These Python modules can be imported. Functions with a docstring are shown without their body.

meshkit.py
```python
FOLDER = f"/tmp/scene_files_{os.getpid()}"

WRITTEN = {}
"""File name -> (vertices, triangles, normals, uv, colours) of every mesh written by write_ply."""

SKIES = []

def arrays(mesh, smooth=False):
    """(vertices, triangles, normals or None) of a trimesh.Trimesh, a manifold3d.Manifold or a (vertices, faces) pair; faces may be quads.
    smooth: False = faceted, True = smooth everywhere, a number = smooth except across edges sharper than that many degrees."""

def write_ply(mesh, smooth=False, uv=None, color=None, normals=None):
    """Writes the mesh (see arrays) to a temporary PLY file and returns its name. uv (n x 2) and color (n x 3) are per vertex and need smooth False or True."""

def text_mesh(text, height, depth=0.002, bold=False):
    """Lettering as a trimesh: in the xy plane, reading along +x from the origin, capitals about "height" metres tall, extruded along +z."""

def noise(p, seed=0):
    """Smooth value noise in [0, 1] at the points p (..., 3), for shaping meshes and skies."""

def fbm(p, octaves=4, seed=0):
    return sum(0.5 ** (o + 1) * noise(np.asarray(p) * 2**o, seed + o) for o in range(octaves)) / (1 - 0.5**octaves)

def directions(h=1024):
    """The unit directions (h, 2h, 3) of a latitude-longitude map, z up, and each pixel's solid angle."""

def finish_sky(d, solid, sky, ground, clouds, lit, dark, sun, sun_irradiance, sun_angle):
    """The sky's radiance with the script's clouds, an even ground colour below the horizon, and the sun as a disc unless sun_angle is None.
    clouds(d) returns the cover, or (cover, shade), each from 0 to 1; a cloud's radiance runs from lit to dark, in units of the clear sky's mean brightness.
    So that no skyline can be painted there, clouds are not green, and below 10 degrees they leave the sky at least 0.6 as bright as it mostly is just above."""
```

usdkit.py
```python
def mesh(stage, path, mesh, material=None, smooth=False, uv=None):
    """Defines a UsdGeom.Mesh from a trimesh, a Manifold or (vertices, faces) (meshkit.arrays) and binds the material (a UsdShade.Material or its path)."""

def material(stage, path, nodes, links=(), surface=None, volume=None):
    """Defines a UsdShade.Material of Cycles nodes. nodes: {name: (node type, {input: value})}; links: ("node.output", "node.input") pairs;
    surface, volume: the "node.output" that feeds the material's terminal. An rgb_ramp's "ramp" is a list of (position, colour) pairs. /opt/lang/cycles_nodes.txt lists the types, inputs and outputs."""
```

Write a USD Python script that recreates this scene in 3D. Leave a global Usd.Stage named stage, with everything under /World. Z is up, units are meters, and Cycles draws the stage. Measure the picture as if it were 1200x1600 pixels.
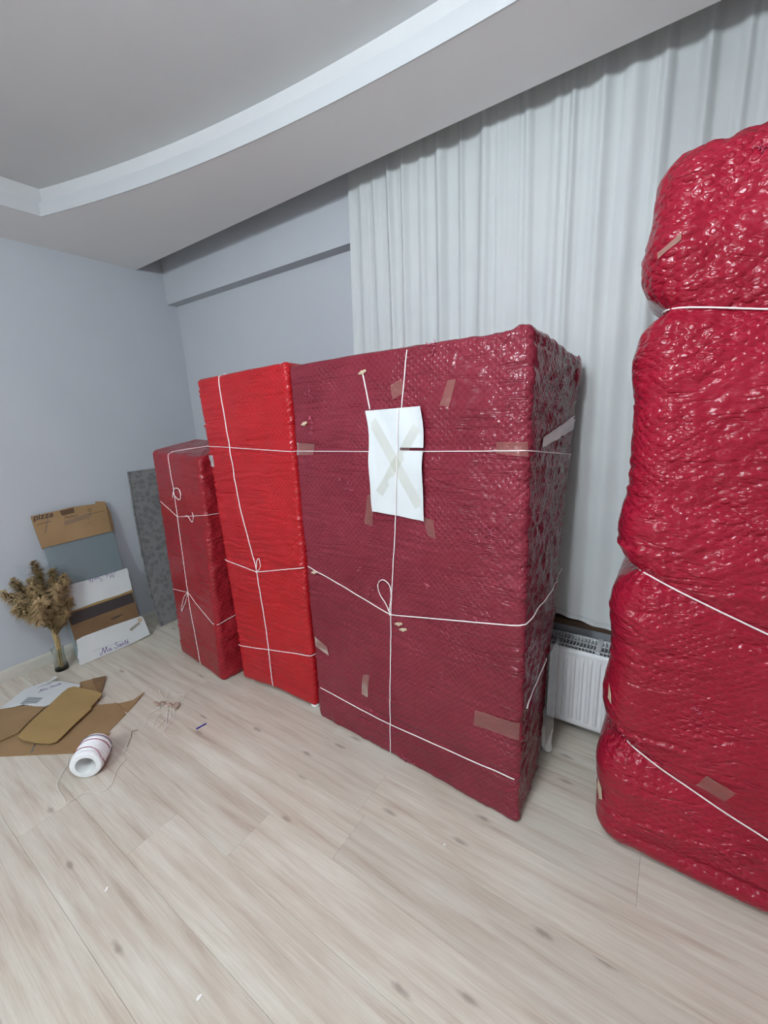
import math, random
import numpy as np, trimesh, usdkit
from meshkit import noise, fbm, text_mesh
from pxr import Usd, UsdGeom, UsdLux, Gf, Sdf
from scipy.spatial import cKDTree
from shapely.geometry import Polygon, box as sbox

stage = Usd.Stage.CreateInMemory()
UsdGeom.SetStageUpAxis(stage, 'Z'); UsdGeom.SetStageMetersPerUnit(stage, 1.0)
UsdGeom.Xform.Define(stage, '/World'); UsdGeom.Scope.Define(stage, '/World/Looks')
random.seed(7); np.random.seed(7)
PI = math.pi

# ------------------------------------------------------------------ camera, exposure
F_PX, YAW, PITCH, ROLL = 655.54, math.radians(124.783), math.radians(13.089), math.radians(2.653)
CAM = np.array([0, 0, 1.5])
fw = np.array([math.cos(YAW) * math.cos(PITCH), math.sin(YAW) * math.cos(PITCH), -math.sin(PITCH)])
rt = np.array([math.sin(YAW), -math.cos(YAW), 0]); dn = np.cross(fw, rt)
r2 = math.cos(ROLL) * rt + math.sin(ROLL) * dn; d2 = -math.sin(ROLL) * rt + math.cos(ROLL) * dn
cam = UsdGeom.Camera.Define(stage, '/World/Camera')
cam.AddTransformOp().Set(Gf.Matrix4d(*r2, 0, *(-d2), 0, *(-fw), 0, *CAM, 1))
cam.CreateHorizontalApertureAttr(36.0); cam.CreateVerticalApertureAttr(48.0)
cam.CreateFocalLengthAttr(36.0 * F_PX / 1200)
cam.CreateClippingRangeAttr(Gf.Vec2f(0.05, 100))
cam.CreateExposureAttr(0.62)
LAMP = (-0.42, 0.0, 2.40)
LAMP_FILL = (-.80, -1.65, 2.38)  # added fill lamp out of view, evens out the brightness
LAMP_STRENGTH, LAMP_FILL_STRENGTH = 130.0, 230.0
LAMP_COLOR = (.90, 1., 1.07)

# ------------------------------------------------------------------ helpers
used = {}
def numbered(name, parent='/World'):
    k = (parent, name); n = used.get(k, 0); used[k] = n + 1
    return name if n == 0 else f'{name}_{n:03d}'
def path_of(p): return str(p.GetPath()) if p is not None else '/World'
def tag(o, label=None, cat=None, group=None, kind=None):
    o = o.GetPrim() if hasattr(o, 'GetPrim') else o
    for k, v in (('label', label), ('category', cat), ('group', group), ('kind', kind)):
        if v: o.SetCustomDataByKey(k, v)
    return o
def obj(name, mesh, mat, parent=None, smooth=35, uv=None):
    par = path_of(parent)
    return usdkit.mesh(stage, par + '/' + numbered(name, par), mesh, mat, smooth=smooth, uv=uv).GetPrim()
def thing(name, label, cat, loc=(0, 0, 0), group=None):
    x = UsdGeom.Xform.Define(stage, '/World/' + numbered(name)); x.AddTranslateOp().Set(Gf.Vec3d(*map(float, loc)))
    return tag(x.GetPrim(), label, cat, group)
def struct(name, mesh=None, mat=None, smooth=35):
    if mesh is None: o = UsdGeom.Xform.Define(stage, '/World/' + numbered(name)).GetPrim()
    else: o = obj(name, mesh, mat, None, smooth)
    return tag(o, kind='structure')
def cat_(ms): return trimesh.util.concatenate(list(ms))
def bx(x0, x1, y0, y1, z0, z1):
    m = trimesh.creation.box((x1 - x0, y1 - y0, z1 - z0)); m.apply_translation(((x0 + x1) / 2, (y0 + y1) / 2, (z0 + z1) / 2)); return m
def cbox(x0, x1, y0, y1, z0, z1, c=.003):
    """box with chamfered edges"""
    pts = []
    for sx, sy, sz in np.ndindex(2, 2, 2):
        p = np.array([(x0, x1)[sx], (y0, y1)[sy], (z0, z1)[sz]]); s = np.array([1 - 2 * sx, 1 - 2 * sy, 1 - 2 * sz])
        for k in range(3):
            q = p + s * c; q[k] = p[k]; pts.append(q)
    return trimesh.convex.convex_hull(np.array(pts))
def smooth_path(pts, n=8):
    p = np.asarray(pts, float)
    if len(p) < 3: return p
    e = np.vstack([2 * p[0] - p[1], p, 2 * p[-1] - p[-2]]); out = []
    for i in range(1, len(e) - 2):
        for t in np.arange(n) / n:
            a, b, c, d = e[i - 1:i + 3]
            out.append(.5 * (2 * b + (c - a) * t + (2 * a - 5 * b + 4 * c - d) * t * t + (3 * b - a - 3 * c + d) * t ** 3))
    return np.vstack([out, p[-1]])
def tube(pts, r, sides=6, flat=1.0):
    p = np.asarray(pts, float)
    keep = np.r_[True, np.linalg.norm(np.diff(p, axis=0), axis=1) > 1e-6]; p = p[keep]
    r = np.broadcast_to(np.asarray(r, float), (len(keep),))[keep]
    t = np.gradient(p, axis=0); t /= np.linalg.norm(t, axis=1, keepdims=True) + 1e-12
    a = np.cross(t, np.where(np.abs(t[:, 2:]) < .9, [0, 0, 1.], [1., 0, 0])); a /= np.linalg.norm(a, axis=1, keepdims=True) + 1e-12
    b = np.cross(t, a); ang = np.arange(sides) * 2 * PI / sides
    v = p[:, None] + r[:, None, None] * (np.cos(ang)[None, :, None] * a[:, None] + flat * np.sin(ang)[None, :, None] * b[:, None])
    i, j = np.meshgrid(np.arange(len(p) - 1), np.arange(sides), indexing='ij')
    q = np.stack([i * sides + j, i * sides + (j + 1) % sides, (i + 1) * sides + (j + 1) % sides, (i + 1) * sides + j], -1).reshape(-1, 4)
    V = np.vstack([v.reshape(-1, 3), p[0], p[-1]]); n = len(p) * sides
    f = [q[:, [0, 1, 2]], q[:, [0, 2, 3]]]
    k = np.arange(sides)
    f += [np.stack([np.full(sides, n), (k + 1) % sides, k], 1), np.stack([np.full(sides, n + 1), n - sides + k, n - sides + (k + 1) % sides], 1)]
    return trimesh.Trimesh(V, np.vstack(f), process=False)
def lathe(prof, n=40):
    return trimesh.creation.revolve(np.array(prof, float), sections=n)
def extrude(poly, h):
    ps = getattr(poly, 'geoms', [poly])
    return cat_([trimesh.creation.extrude_polygon(g, h, engine='earcut') for g in ps])
def quad_grid(P):
    """grid of points (n,m,3) -> (v,f)"""
    n, m = P.shape[:2]
    i, j = np.meshgrid(np.arange(n - 1), np.arange(m - 1), indexing='ij')
    q = np.stack([i * m + j, i * m + j + 1, (i + 1) * m + j + 1, (i + 1) * m + j], -1).reshape(-1, 4)
    return trimesh.Trimesh(P.reshape(-1, 3), np.vstack([q[:, [0, 1, 2]], q[:, [0, 2, 3]]]), process=False)
def frame_mat(o, ex, ey, ez):
    M = np.eye(4); M[:3, 0], M[:3, 1], M[:3, 2], M[:3, 3] = ex, ey, ez, o; return M

# ------------------------------------------------------------------ materials
def mat(name, nodes, links, surface='p.BSDF'): return usdkit.material(stage, '/World/Looks/' + name, nodes, links, surface=surface)
def plain(name, col, rough=.5, col2=None, scale=8, bump=0, bscale=80, metallic=0, spec=.5, stretch=(1, 1, 1), detail=4, dist=.002, **kw):
    nodes = {'p': ('principled_bsdf', dict(base_color=col, roughness=rough, metallic=metallic, specular_ior_level=spec, **kw))}
    links = []
    nodes['tc'] = ('texture_coordinate', {}); nodes['mp'] = ('mapping', {'scale': stretch}); links.append(('tc.object', 'mp.vector'))
    if col2 is not None:
        nodes['n'] = ('noise_texture', {'scale': scale, 'detail': detail, 'roughness': .6})
        nodes['r'] = ('rgb_ramp', {'ramp': [(.3, col), (.7, col2)]})
        links += [('mp.vector', 'n.vector'), ('n.fac', 'r.fac'), ('r.color', 'p.base_color')]
    if bump:
        nodes['bn'] = ('noise_texture', {'scale': bscale, 'detail': 3})
        nodes['b'] = ('bump', {'strength': bump, 'distance': dist})
        links += [('mp.vector', 'bn.vector'), ('bn.fac', 'b.height'), ('b.normal', 'p.normal')]
    return mat(name, nodes, links)

def bubble_film(name, deep, light, pitch=.022, rough=.27, strength=.55, fine=.35, flat=.45, crease=.8, cs=(2.4, 24.), ring=.12, warp=.012, spec=.5, stretch=(1., 1.)):
    nodes = {
        'tc': ('texture_coordinate', {}),
        'm': ('mapping', {'rotation': (0, 0, PI / 4)}),
        'ms': ('mapping', {'scale': (stretch[0], stretch[1], 1.)}),
        'mf': ('mapping', {'scale': (.6, 1.15, 1.)}),
        'wn': ('noise_texture', {'scale': 9., 'detail': 2.}),
        'wv': ('vector_math', {'math_type': 'multiply_add', 'vector2': (warp, warp, 0.), }),
        'v': ('voronoi_texture', {'dimensions': '2D', 'feature': 'f1', 'scale': 1 / pitch, 'randomness': .08}),
        'd': ('map_range', {'range_type': 'smoothstep', 'from_min': .5, 'from_max': .22, 'to_min': 0., 'to_max': 1., 'clamp': True}),
        'n1': ('noise_texture', {'scale': 5., 'detail': 3., 'roughness': .6}),
        'k': ('map_range', {'from_min': .38, 'from_max': .66, 'to_min': flat, 'to_max': 1., 'clamp': True}),
        'dm': ('math', {'math_type': 'multiply'}),
        'n2': ('noise_texture', {'scale': 70., 'detail': 3., 'roughness': .55}),
        'n2m': ('math', {'math_type': 'multiply', 'value2': fine}),
        'h': ('math', {'math_type': 'add'}),
        'b': ('bump', {'strength': strength, 'distance': .004}),
        'n3': ('noise_texture', {'scale': 2.6, 'detail': 5., 'roughness': .65}),
        'c': ('rgb_ramp', {'ramp': [(.35, deep), (.68, light)]}),
        'ring': ('map_range', {'range_type': 'smoothstep', 'from_min': .30, 'from_max': .46, 'to_min': 0., 'to_max': ring, 'clamp': True}),
        'cmp': ('mapping', {'scale': (cs[0], cs[1], 1.)}), 'cn': ('noise_texture', {'scale': 1., 'detail': 3., 'roughness': .5, 'distortion': .25}), 'cs_': ('math', {'math_type': 'subtract', 'value2': .5}), 'ca': ('math', {'math_type': 'absolute'}),
        'cr': ('map_range', {'range_type': 'smoothstep', 'from_min': 0., 'from_max': .045, 'to_min': 0., 'to_max': crease, 'clamp': True}), 'ck': ('map_range', {'from_min': .42, 'from_max': .56, 'to_min': 0., 'to_max': 1., 'clamp': True}), 'n4': ('noise_texture', {'scale': 7., 'detail': 1.}),
        'cx_': ('math', {'math_type': 'multiply'}), 'h2': ('math', {'math_type': 'add'}),
        'cm': ('mix', {'color2': tuple(min(1, 1.6 * x + .02) for x in light)}),
        'p': ('principled_bsdf', {'roughness': rough, 'specular_ior_level': spec}),
    }
    links = [('tc.UV', 'wn.vector'), ('wn.color', 'wv.vector1'), ('tc.UV', 'wv.vector3'), ('wv.vector', 'ms.vector'), ('ms.vector', 'm.vector'), ('tc.UV', 'mf.vector'), ('m.vector', 'v.vector'), ('v.distance', 'd.value'), ('tc.UV', 'n1.vector'), ('n1.fac', 'k.value'),
             ('d.result', 'dm.value1'), ('k.result', 'dm.value2'), ('mf.vector', 'n2.vector'), ('n2.fac', 'n2m.value1'), ('dm.value', 'h.value1'), ('n2m.value', 'h.value2'), ('tc.UV', 'cmp.vector'), ('cmp.vector', 'cn.vector'), ('cn.fac', 'cs_.value1'), ('cs_.value', 'ca.value1'), ('ca.value', 'cr.value'), ('tc.UV', 'n4.vector'), ('n4.fac', 'ck.value'), ('cr.result', 'cx_.value1'), ('ck.result', 'cx_.value2'), ('h.value', 'h2.value1'), ('cx_.value', 'h2.value2'), ('h2.value', 'b.height'), ('b.normal', 'p.normal'),
             ('tc.UV', 'n3.vector'), ('n3.fac', 'c.fac'), ('c.color', 'cm.color1'), ('v.distance', 'ring.value'), ('ring.result', 'cm.fac'), ('cm.color', 'p.base_color')]
    return mat(name, nodes, links)

M_film_big = bubble_film('film_crimson', (.155, .014, .026), (.22, .024, .042), pitch=.018, rough=.15, strength=.6, fine=.55, spec=.30, flat=.05, crease=1.1, cs=(2.6, 26.), warp=.02)
M_film_orange = bubble_film('film_scarlet', (.36, .008, .012), (.46, .012, .018), pitch=.017, rough=.16, strength=.5, fine=.3, spec=.34, flat=.05, crease=1.9, cs=(1.6, 20.))
M_film_small = bubble_film('film_red', (.23, .010, .016), (.31, .015, .023), pitch=.018, rough=.16, strength=.42, spec=.28, flat=.1, crease=1., cs=(2., 22.))
M_film_right = bubble_film('film_cherry', (.25, .007, .021), (.34, .011, .033), pitch=.0195, rough=.17, strength=.72, fine=.85, spec=.30, flat=.2, crease=.9, cs=(4., 18.), warp=.045, ring=.05, stretch=(.8, 1.15))
M_wall = plain('wall_paint', (.47, .49, .525), .75, (.49, .51, .545), 3, bump=.15, bscale=140, dist=.001)
M_bounce_wall = plain('white_bounce_paint', (.74, .75, .75), .8)  # unseen wall behind the camera, made whiter to bounce more light
M_ceil_brightened = plain('ceiling_paint_brightened', (.76, .755, .755), .8, (.79, .785, .785), 2, bump=.1, bscale=160, dist=.001)  # soffit copy of the ceiling paint, lightened in place of bounce light
M_ceil_dimmed = plain('ceiling_paint_dimmed', (.57, .57, .575), .8, (.60, .60, .605), 2)  # copy of the ceiling paint darkened to hold the light down
M_lip = plain('white_trim_paint', (.51, .52, .535), .6)
M_base = plain('baseboard_wood', (.50, .48, .42), .5, (.58, .56, .50), 6, stretch=(4, .6, 4))
M_curtain = plain('curtain_fabric', (.525, .55, .55), .85, (.565, .585, .58), 4, bump=.25, bscale=500, dist=.0008, spec=.2)
M_white = plain('white_enamel', (.78, .79, .80), .35)
M_gloss_white = plain('white_gloss', (.85, .86, .86), .3)
M_sill = plain('dark_wood', (.07, .035, .018), .5, (.11, .06, .03), 9, stretch=(.5, 6, 6))
M_string = plain('white_twine', (.86, .78, .78), .45)
M_twine = plain('floor_twine', (.80, .75, .68), .5)
M_paper = plain('white_paper', (.60, .62, .635), .7, (.65, .67, .685), 9, bump=.2, bscale=25, dist=.004)
M_card = plain('brown_cardboard', (.27, .165, .075), .8, (.33, .205, .10), 5, bump=.15, bscale=90)
M_card_y = plain('mustard_cardboard', (.33, .215, .08), .8, (.38, .25, .10), 6, bump=.15, bscale=90)
M_card_d = plain('dark_cardboard', (.16, .088, .040), .75, (.21, .12, .055), 6, bump=.15, bscale=90)
M_carton = plain('white_carton', (.60, .625, .63), .6, (.68, .695, .695), 5, bump=.25, bscale=18, dist=.004)
M_purple = plain('purple_ink', (.13, .06, .24), .6)
M_ink = plain('black_ink', (.02, .018, .018), .6)
M_inkbrown = plain('printed_brown_ink', (.10, .055, .025), .7)
M_inkgrey = plain('printed_grey_ink', (.22, .25, .25), .7)
M_blue = plain('blue_plastic', (.02, .02, .28), .4)
M_spool = plain('spool_winding', (.80, .80, .82), .4, (.88, .88, .90), 30, bump=.5, bscale=60, stretch=(1, 1, 1), dist=.003)
M_redthread = plain('red_thread', (.32, .05, .09), .5)
M_bluethread = plain('dark_thread', (.08, .07, .13), .5)
M_mat = None
M_stem = plain('straw_stem', (.50, .36, .16), .6, (.60, .46, .24), 20)
def strands(name, a, b):
    return mat(name, {'g': ('geometry', {}), 'r': ('rgb_ramp', {'ramp': [(0., a), (.55, b), (1., tuple(1.25 * x for x in b))]}), 'p': ('principled_bsdf', {'roughness': .8})}, [('g.random_per_island', 'r.fac'), ('r.color', 'p.base_color')])
M_plume = strands('dry_plume', (.32, .22, .10), (.66, .49, .26))
M_plume2 = strands('dry_plume_light', (.44, .31, .16), (.76, .59, .34))
M_beige = plain('beige_tape_knot', (.55, .42, .30), .5)
M_scuff = plain('pink_scuff', (.42, .07, .12), .3)
M_scrap = plain('foam_scrap', (.85, .84, .80), .7)
M_brownbit = plain('brown_tape_bit', (.30, .17, .11), .6, (.6, .5, .45), 40)
M_bulb = mat('lamp_glow', {'e': ('emission', {'color': LAMP_COLOR, 'strength': LAMP_STRENGTH})}, [], 'e.emission')
M_bulb2 = mat('fill_lamp_glow', {'e': ('emission', {'color': LAMP_COLOR, 'strength': LAMP_FILL_STRENGTH})}, [], 'e.emission')
M_cord = plain('lamp_cord', (.7, .7, .7), .5)

def clear(name, tint, gloss_rough, fac, milk=None, milk_fac=0., ior=1.45):
    nodes = {'t': ('transparent_bsdf', {'color': tint}), 'g': ('glossy_bsdf', {'color': (.9, .9, .9), 'roughness': gloss_rough}), 'f': ('fresnel', {'IOR': ior}),
             'a': ('math', {'math_type': 'add', 'value2': fac}), 'm': ('mix_closure', {}), 'n': ('noise_texture', {'scale': 30., 'detail': 3.}), 'b': ('bump', {'strength': .5, 'distance': .003}),
             'd': ('diffuse_bsdf', {'color': milk or (.5, .5, .5)}), 'm2': ('mix_closure', {'fac': milk_fac})}
    links = [('f.fac', 'a.value1'), ('a.value', 'm.fac'), ('t.BSDF', 'm.closure1'), ('g.BSDF', 'm.closure2'), ('n.fac', 'b.height'), ('b.normal', 'g.normal'), ('m.closure', 'm2.closure1'), ('d.BSDF', 'm2.closure2')]
    return mat(name, nodes, links, 'm2.closure')
M_pane = clear('wrapped_glass', (.80, .88, .89), .25, .03, (.34, .42, .44), .42)
M_darkwrap = clear('dark_wrap', (.35, .33, .33), .2, .04, (.10, .09, .09), .55)
M_clearfilm = clear('clear_film', (.90, .92, .93), .15, .02, (.8, .8, .8), .12)
M_tape = clear('brown_tape', (.97, .86, .84), .25, .0, (.60, .36, .32), .12, ior=1.22)
M_tape_clear = clear('clear_tape', (.95, .94, .90), .15, .02, (.85, .84, .80), .05, ior=1.3)
M_tape_white = plain('white_tape', (.70, .68, .68), .35, (.80, .78, .78), 20)
M_tape_old = clear('old_tape', (.8, .6, .55), .3, .0, (.5, .30, .25), .4, ior=1.2)
M_vase = mat('vase_glass', {'p': ('principled_bsdf', {'base_color': (.86, .9, .89), 'roughness': .02, 'transmission_weight': 1., 'ior': 1.45})}, [])

# grey damask mat
M_mat = mat('grey_damask', {'tc': ('texture_coordinate', {}), 'v': ('voronoi_texture', {'scale': 26., 'randomness': .9, 'feature': 'smooth_f1', 'smoothness': .4}), 'n': ('noise_texture', {'scale': 24., 'detail': 4., 'distortion': 1.5}),
    'a': ('math', {'math_type': 'add'}), 'r': ('rgb_ramp', {'ramp': [(.35, (.15, .147, .147)), (.5, (.18, .176, .176)), (.62, (.225, .22, .218))]}), 'mm': ('math', {'math_type': 'multiply', 'value2': .55}),
    'b': ('bump', {'strength': .5, 'distance': .004}), 'p': ('principled_bsdf', {'roughness': .85})},
    [('tc.object', 'v.vector'), ('tc.object', 'n.vector'), ('v.distance', 'a.value1'), ('n.fac', 'a.value2'), ('a.value', 'mm.value1'), ('mm.value', 'r.fac'), ('r.color', 'p.base_color'), ('mm.value', 'b.height'), ('b.normal', 'p.normal')])

# floor planks: pale oak laminate, grain along x, each plank shifted by its own random number
M_plank = mat('pale_oak', {
    'tc': ('texture_coordinate', {}), 'oi': ('object_info', {}), 'rx': ('math', {'math_type': 'multiply', 'value2': 37.}), 'cx': ('combine_xyz', {}), 'ad': ('vector_math', {'math_type': 'add'}),
    'm1': ('mapping', {'scale': (1.6, 26., 1.)}), 'n1': ('noise_texture', {'scale': 1., 'detail': 6., 'roughness': .62, 'distortion': .35}),
    'm2': ('mapping', {'scale': (7., 210., 1.)}), 'n2': ('noise_texture', {'scale': 1., 'detail': 3., 'roughness': .6}),
    'm3': ('mapping', {'scale': (2.2, 6., 1.)}), 'n3': ('noise_texture', {'scale': 1., 'detail': 3., 'roughness': .5}),
    'r1': ('rgb_ramp', {'ramp': [(.27, (.44, .355, .295)), (.42, (.585, .525, .445)), (.56, (.65, .61, .53)), (.8, (.70, .665, .59))]}),
    'r3': ('rgb_ramp', {'ramp': [(.3, (.93, .88, .85)), (.7, (1.03, 1.03, 1.02))]}),
    'mx': ('mix', {'mix_type': 'multiply', 'fac': 1.}),
    'r2': ('rgb_ramp', {'ramp': [(.3, (.86, .84, .82)), (.6, (1., 1., 1.))]}), 'mx2': ('mix', {'mix_type': 'multiply', 'fac': .8}),
    # knots
    'mk': ('mapping', {'scale': (2.3, 7.6, 1.)}), 'vk': ('voronoi_texture', {'dimensions': '2D', 'scale': 1., 'randomness': 1.}), 'nk': ('noise_texture', {'scale': 40., 'detail': 3.}), 'nkm': ('math', {'math_type': 'multiply_add', 'value2': .07, 'value3': -.035}),
    'ka': ('math', {'math_type': 'add'}), 'kr': ('map_range', {'range_type': 'smoothstep', 'from_min': .10, 'from_max': .015, 'to_min': 0., 'to_max': .6, 'clamp': True}),
    'sep': ('separate_color', {}), 'gt': ('math', {'math_type': 'greater_than', 'value2': .60}), 'kmul': ('math', {'math_type': 'multiply'}), 'kc': ('mix', {'color2': (.22, .16, .13)}),
    'tone': ('map_range', {'from_min': 0., 'from_max': 1., 'to_min': .95, 'to_max': 1.04}), 'tc3': ('combine_color', {}), 'mt': ('mix', {'mix_type': 'multiply', 'fac': 1.}),
    'b': ('bump', {'strength': .12, 'distance': .001}), 'p': ('principled_bsdf', {'roughness': .42, 'specular_ior_level': .4})},
    [('oi.random', 'rx.value1'), ('rx.value', 'cx.x'), ('rx.value', 'cx.y'), ('tc.object', 'ad.vector1'), ('cx.vector', 'ad.vector2'),
     ('ad.vector', 'm1.vector'), ('ad.vector', 'm2.vector'), ('ad.vector', 'm3.vector'), ('ad.vector', 'mk.vector'), ('m1.vector', 'n1.vector'), ('m2.vector', 'n2.vector'), ('m3.vector', 'n3.vector'),
     ('n1.fac', 'r1.fac'), ('n3.fac', 'r3.fac'), ('r1.color', 'mx.color1'), ('r3.color', 'mx.color2'), ('n2.fac', 'r2.fac'), ('mx.color', 'mx2.color1'), ('r2.color', 'mx2.color2'),
     ('mk.vector', 'vk.vector'), ('ad.vector', 'nk.vector'), ('nk.fac', 'nkm.value1'), ('vk.distance', 'ka.value1'), ('nkm.value', 'ka.value2'), ('ka.value', 'kr.value'), ('vk.color', 'sep.color'), ('sep.r', 'gt.value1'),
     ('kr.result', 'kmul.value1'), ('gt.value', 'kmul.value2'), ('kmul.value', 'kc.fac'), ('mx2.color', 'kc.color1'),
     ('oi.random', 'tone.value'), ('tone.result', 'tc3.r'), ('tone.result', 'tc3.g'), ('tone.result', 'tc3.b'), ('kc.color', 'mt.color1'), ('tc3.color', 'mt.color2'), ('mt.color', 'p.base_color'),
     ('n2.fac', 'b.height'), ('b.normal', 'p.normal')])
M_sub = plain('floor_joint', (.30, .25, .20), .8)

# ------------------------------------------------------------------ room shell
XL, XR, YB, YF = -3.285, 2.40, 2.045, -2.40
SOFF, CEIL = 2.584, 2.737
floor = struct('floor')
obj('underlay', bx(XL, XR, YF, YB, -.06, -.0085), M_sub, floor)
PW, PLN = .1947, 1.285
rows = {0: -.852, -1: -1.175, -2: -1.49, -3: -1.92, 1: .40, 2: .034}          # joint positions seen in the picture, per row
r0 = .8115
for k in range(math.floor((YF - r0) / PW), math.ceil((YB - r0) / PW)):
    y0, y1 = max(YF, r0 + k * PW), min(YB, r0 + (k + 1) * PW)
    if y1 - y0 < .01: continue
    off = rows.get(k, ((k * .437) % 1) * PLN)
    x = off - PLN * math.ceil((off - XL) / PLN)
    while x < XR:
        a, b = max(XL, x), min(XR, x + PLN)
        if b - a > .01: obj('plank', cbox(a + .0002, b - .0002, y0 + .0002, y1 - .0002, -.009, 0, .0006), M_plank, floor, smooth=False)
        x += PLN

struct('wall_left', bx(XL - .12, XL, YF - .12, YB + .12, -.06, 2.95), M_wall)
struct('wall_back', bx(XL, XR, YB, YB + .12, -.06, 2.95), M_wall)
struct('wall_right', bx(XR, XR + .12, YF - .12, YB + .12, -.06, 2.95), M_wall)
struct('wall_front', bx(XL, XR, YF - .12, YF, -.06, 2.95), M_bounce_wall)
struct('trim_1', bx(XL, XR, 1.965, YB, 2.385, CEIL), M_wall)                 # the beam along the window wall
def skirting(name, a, b, axis):
    prof = Polygon([(0, 0), (.014, 0), (.014, .055), (.010, .068), (.004, .074), (0, .074)])
    m = extrude(prof, b - a)                                               # u depth, v height, w run
    v = m.vertices.copy(); 
    if axis == 'left': P = np.stack([XL + v[:, 0], a + v[:, 2], v[:, 1]], 1)
    elif axis == 'right': P = np.stack([XR - v[:, 0], a + v[:, 2], v[:, 1]], 1)
    elif axis == 'back': P = np.stack([a + v[:, 2], YB - v[:, 0], v[:, 1]], 1)
    else: P = np.stack([a + v[:, 2], YF + v[:, 0], v[:, 1]], 1)
    m = trimesh.Trimesh(P, m.faces); m.fix_normals(); struct(name, m, M_base)
skirting('baseboard_left', YF, YB - .014, 'left'); skirting('baseboard_right', YF, YB - .014, 'right')
skirting('baseboard_back', XL + .014, XR - .014, 'back'); skirting('baseboard_front', XL + .014, XR - .014, 'front')

# ceiling: dropped soffit with a bowed tray, a set-back cove and the upper ceiling
TXL = -2.836
tx = np.linspace(TXL, -.45, 40)
ty = np.interp(0, [0], [0]) + 1.420 - .3455 * np.abs((-.45 - tx) / (-.45 - TXL)) ** 2.15
arc = list(zip(tx, ty))
def mirror_x(p): return [(-.9 - x, y) for x, y in p]
top = [tuple(p) for p in arc] + mirror_x([tuple(p) for p in arc])[::-1][1:]
bot = [(x, -.36 - y) for x, y in top][::-1]
tray = Polygon(top + bot).buffer(0)
tray_up = tray.buffer(.05, join_style=2)
ceiling = struct('ceiling')
room = sbox(XL, YF, XR, 1.772)
def updown(m, z): m.apply_translation((0, 0, z)); return m
obj('soffit', updown(extrude(room.difference(tray), .062), SOFF), M_ceil_brightened, ceiling, smooth=20)
def ring_face(poly, z0, z1, th):                                          # the bright painted edge of a step
    return updown(extrude(poly.buffer(.001, join_style=2).difference(poly.buffer(-th, join_style=2)), z1 - z0), z0)
obj('tray_lip', ring_face(tray, SOFF - .0005, SOFF + .0625, .004), M_lip, ceiling, smooth=20)
obj('cove_step', updown(extrude(room.difference(tray_up), CEIL - SOFF - .062), SOFF + .062), M_ceil_dimmed, ceiling, smooth=20)  # recess shade put into the darker paint
obj('ceiling_slab', bx(XL, XR, YF, YB, CEIL, 2.95), M_ceil_dimmed, ceiling)

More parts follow.
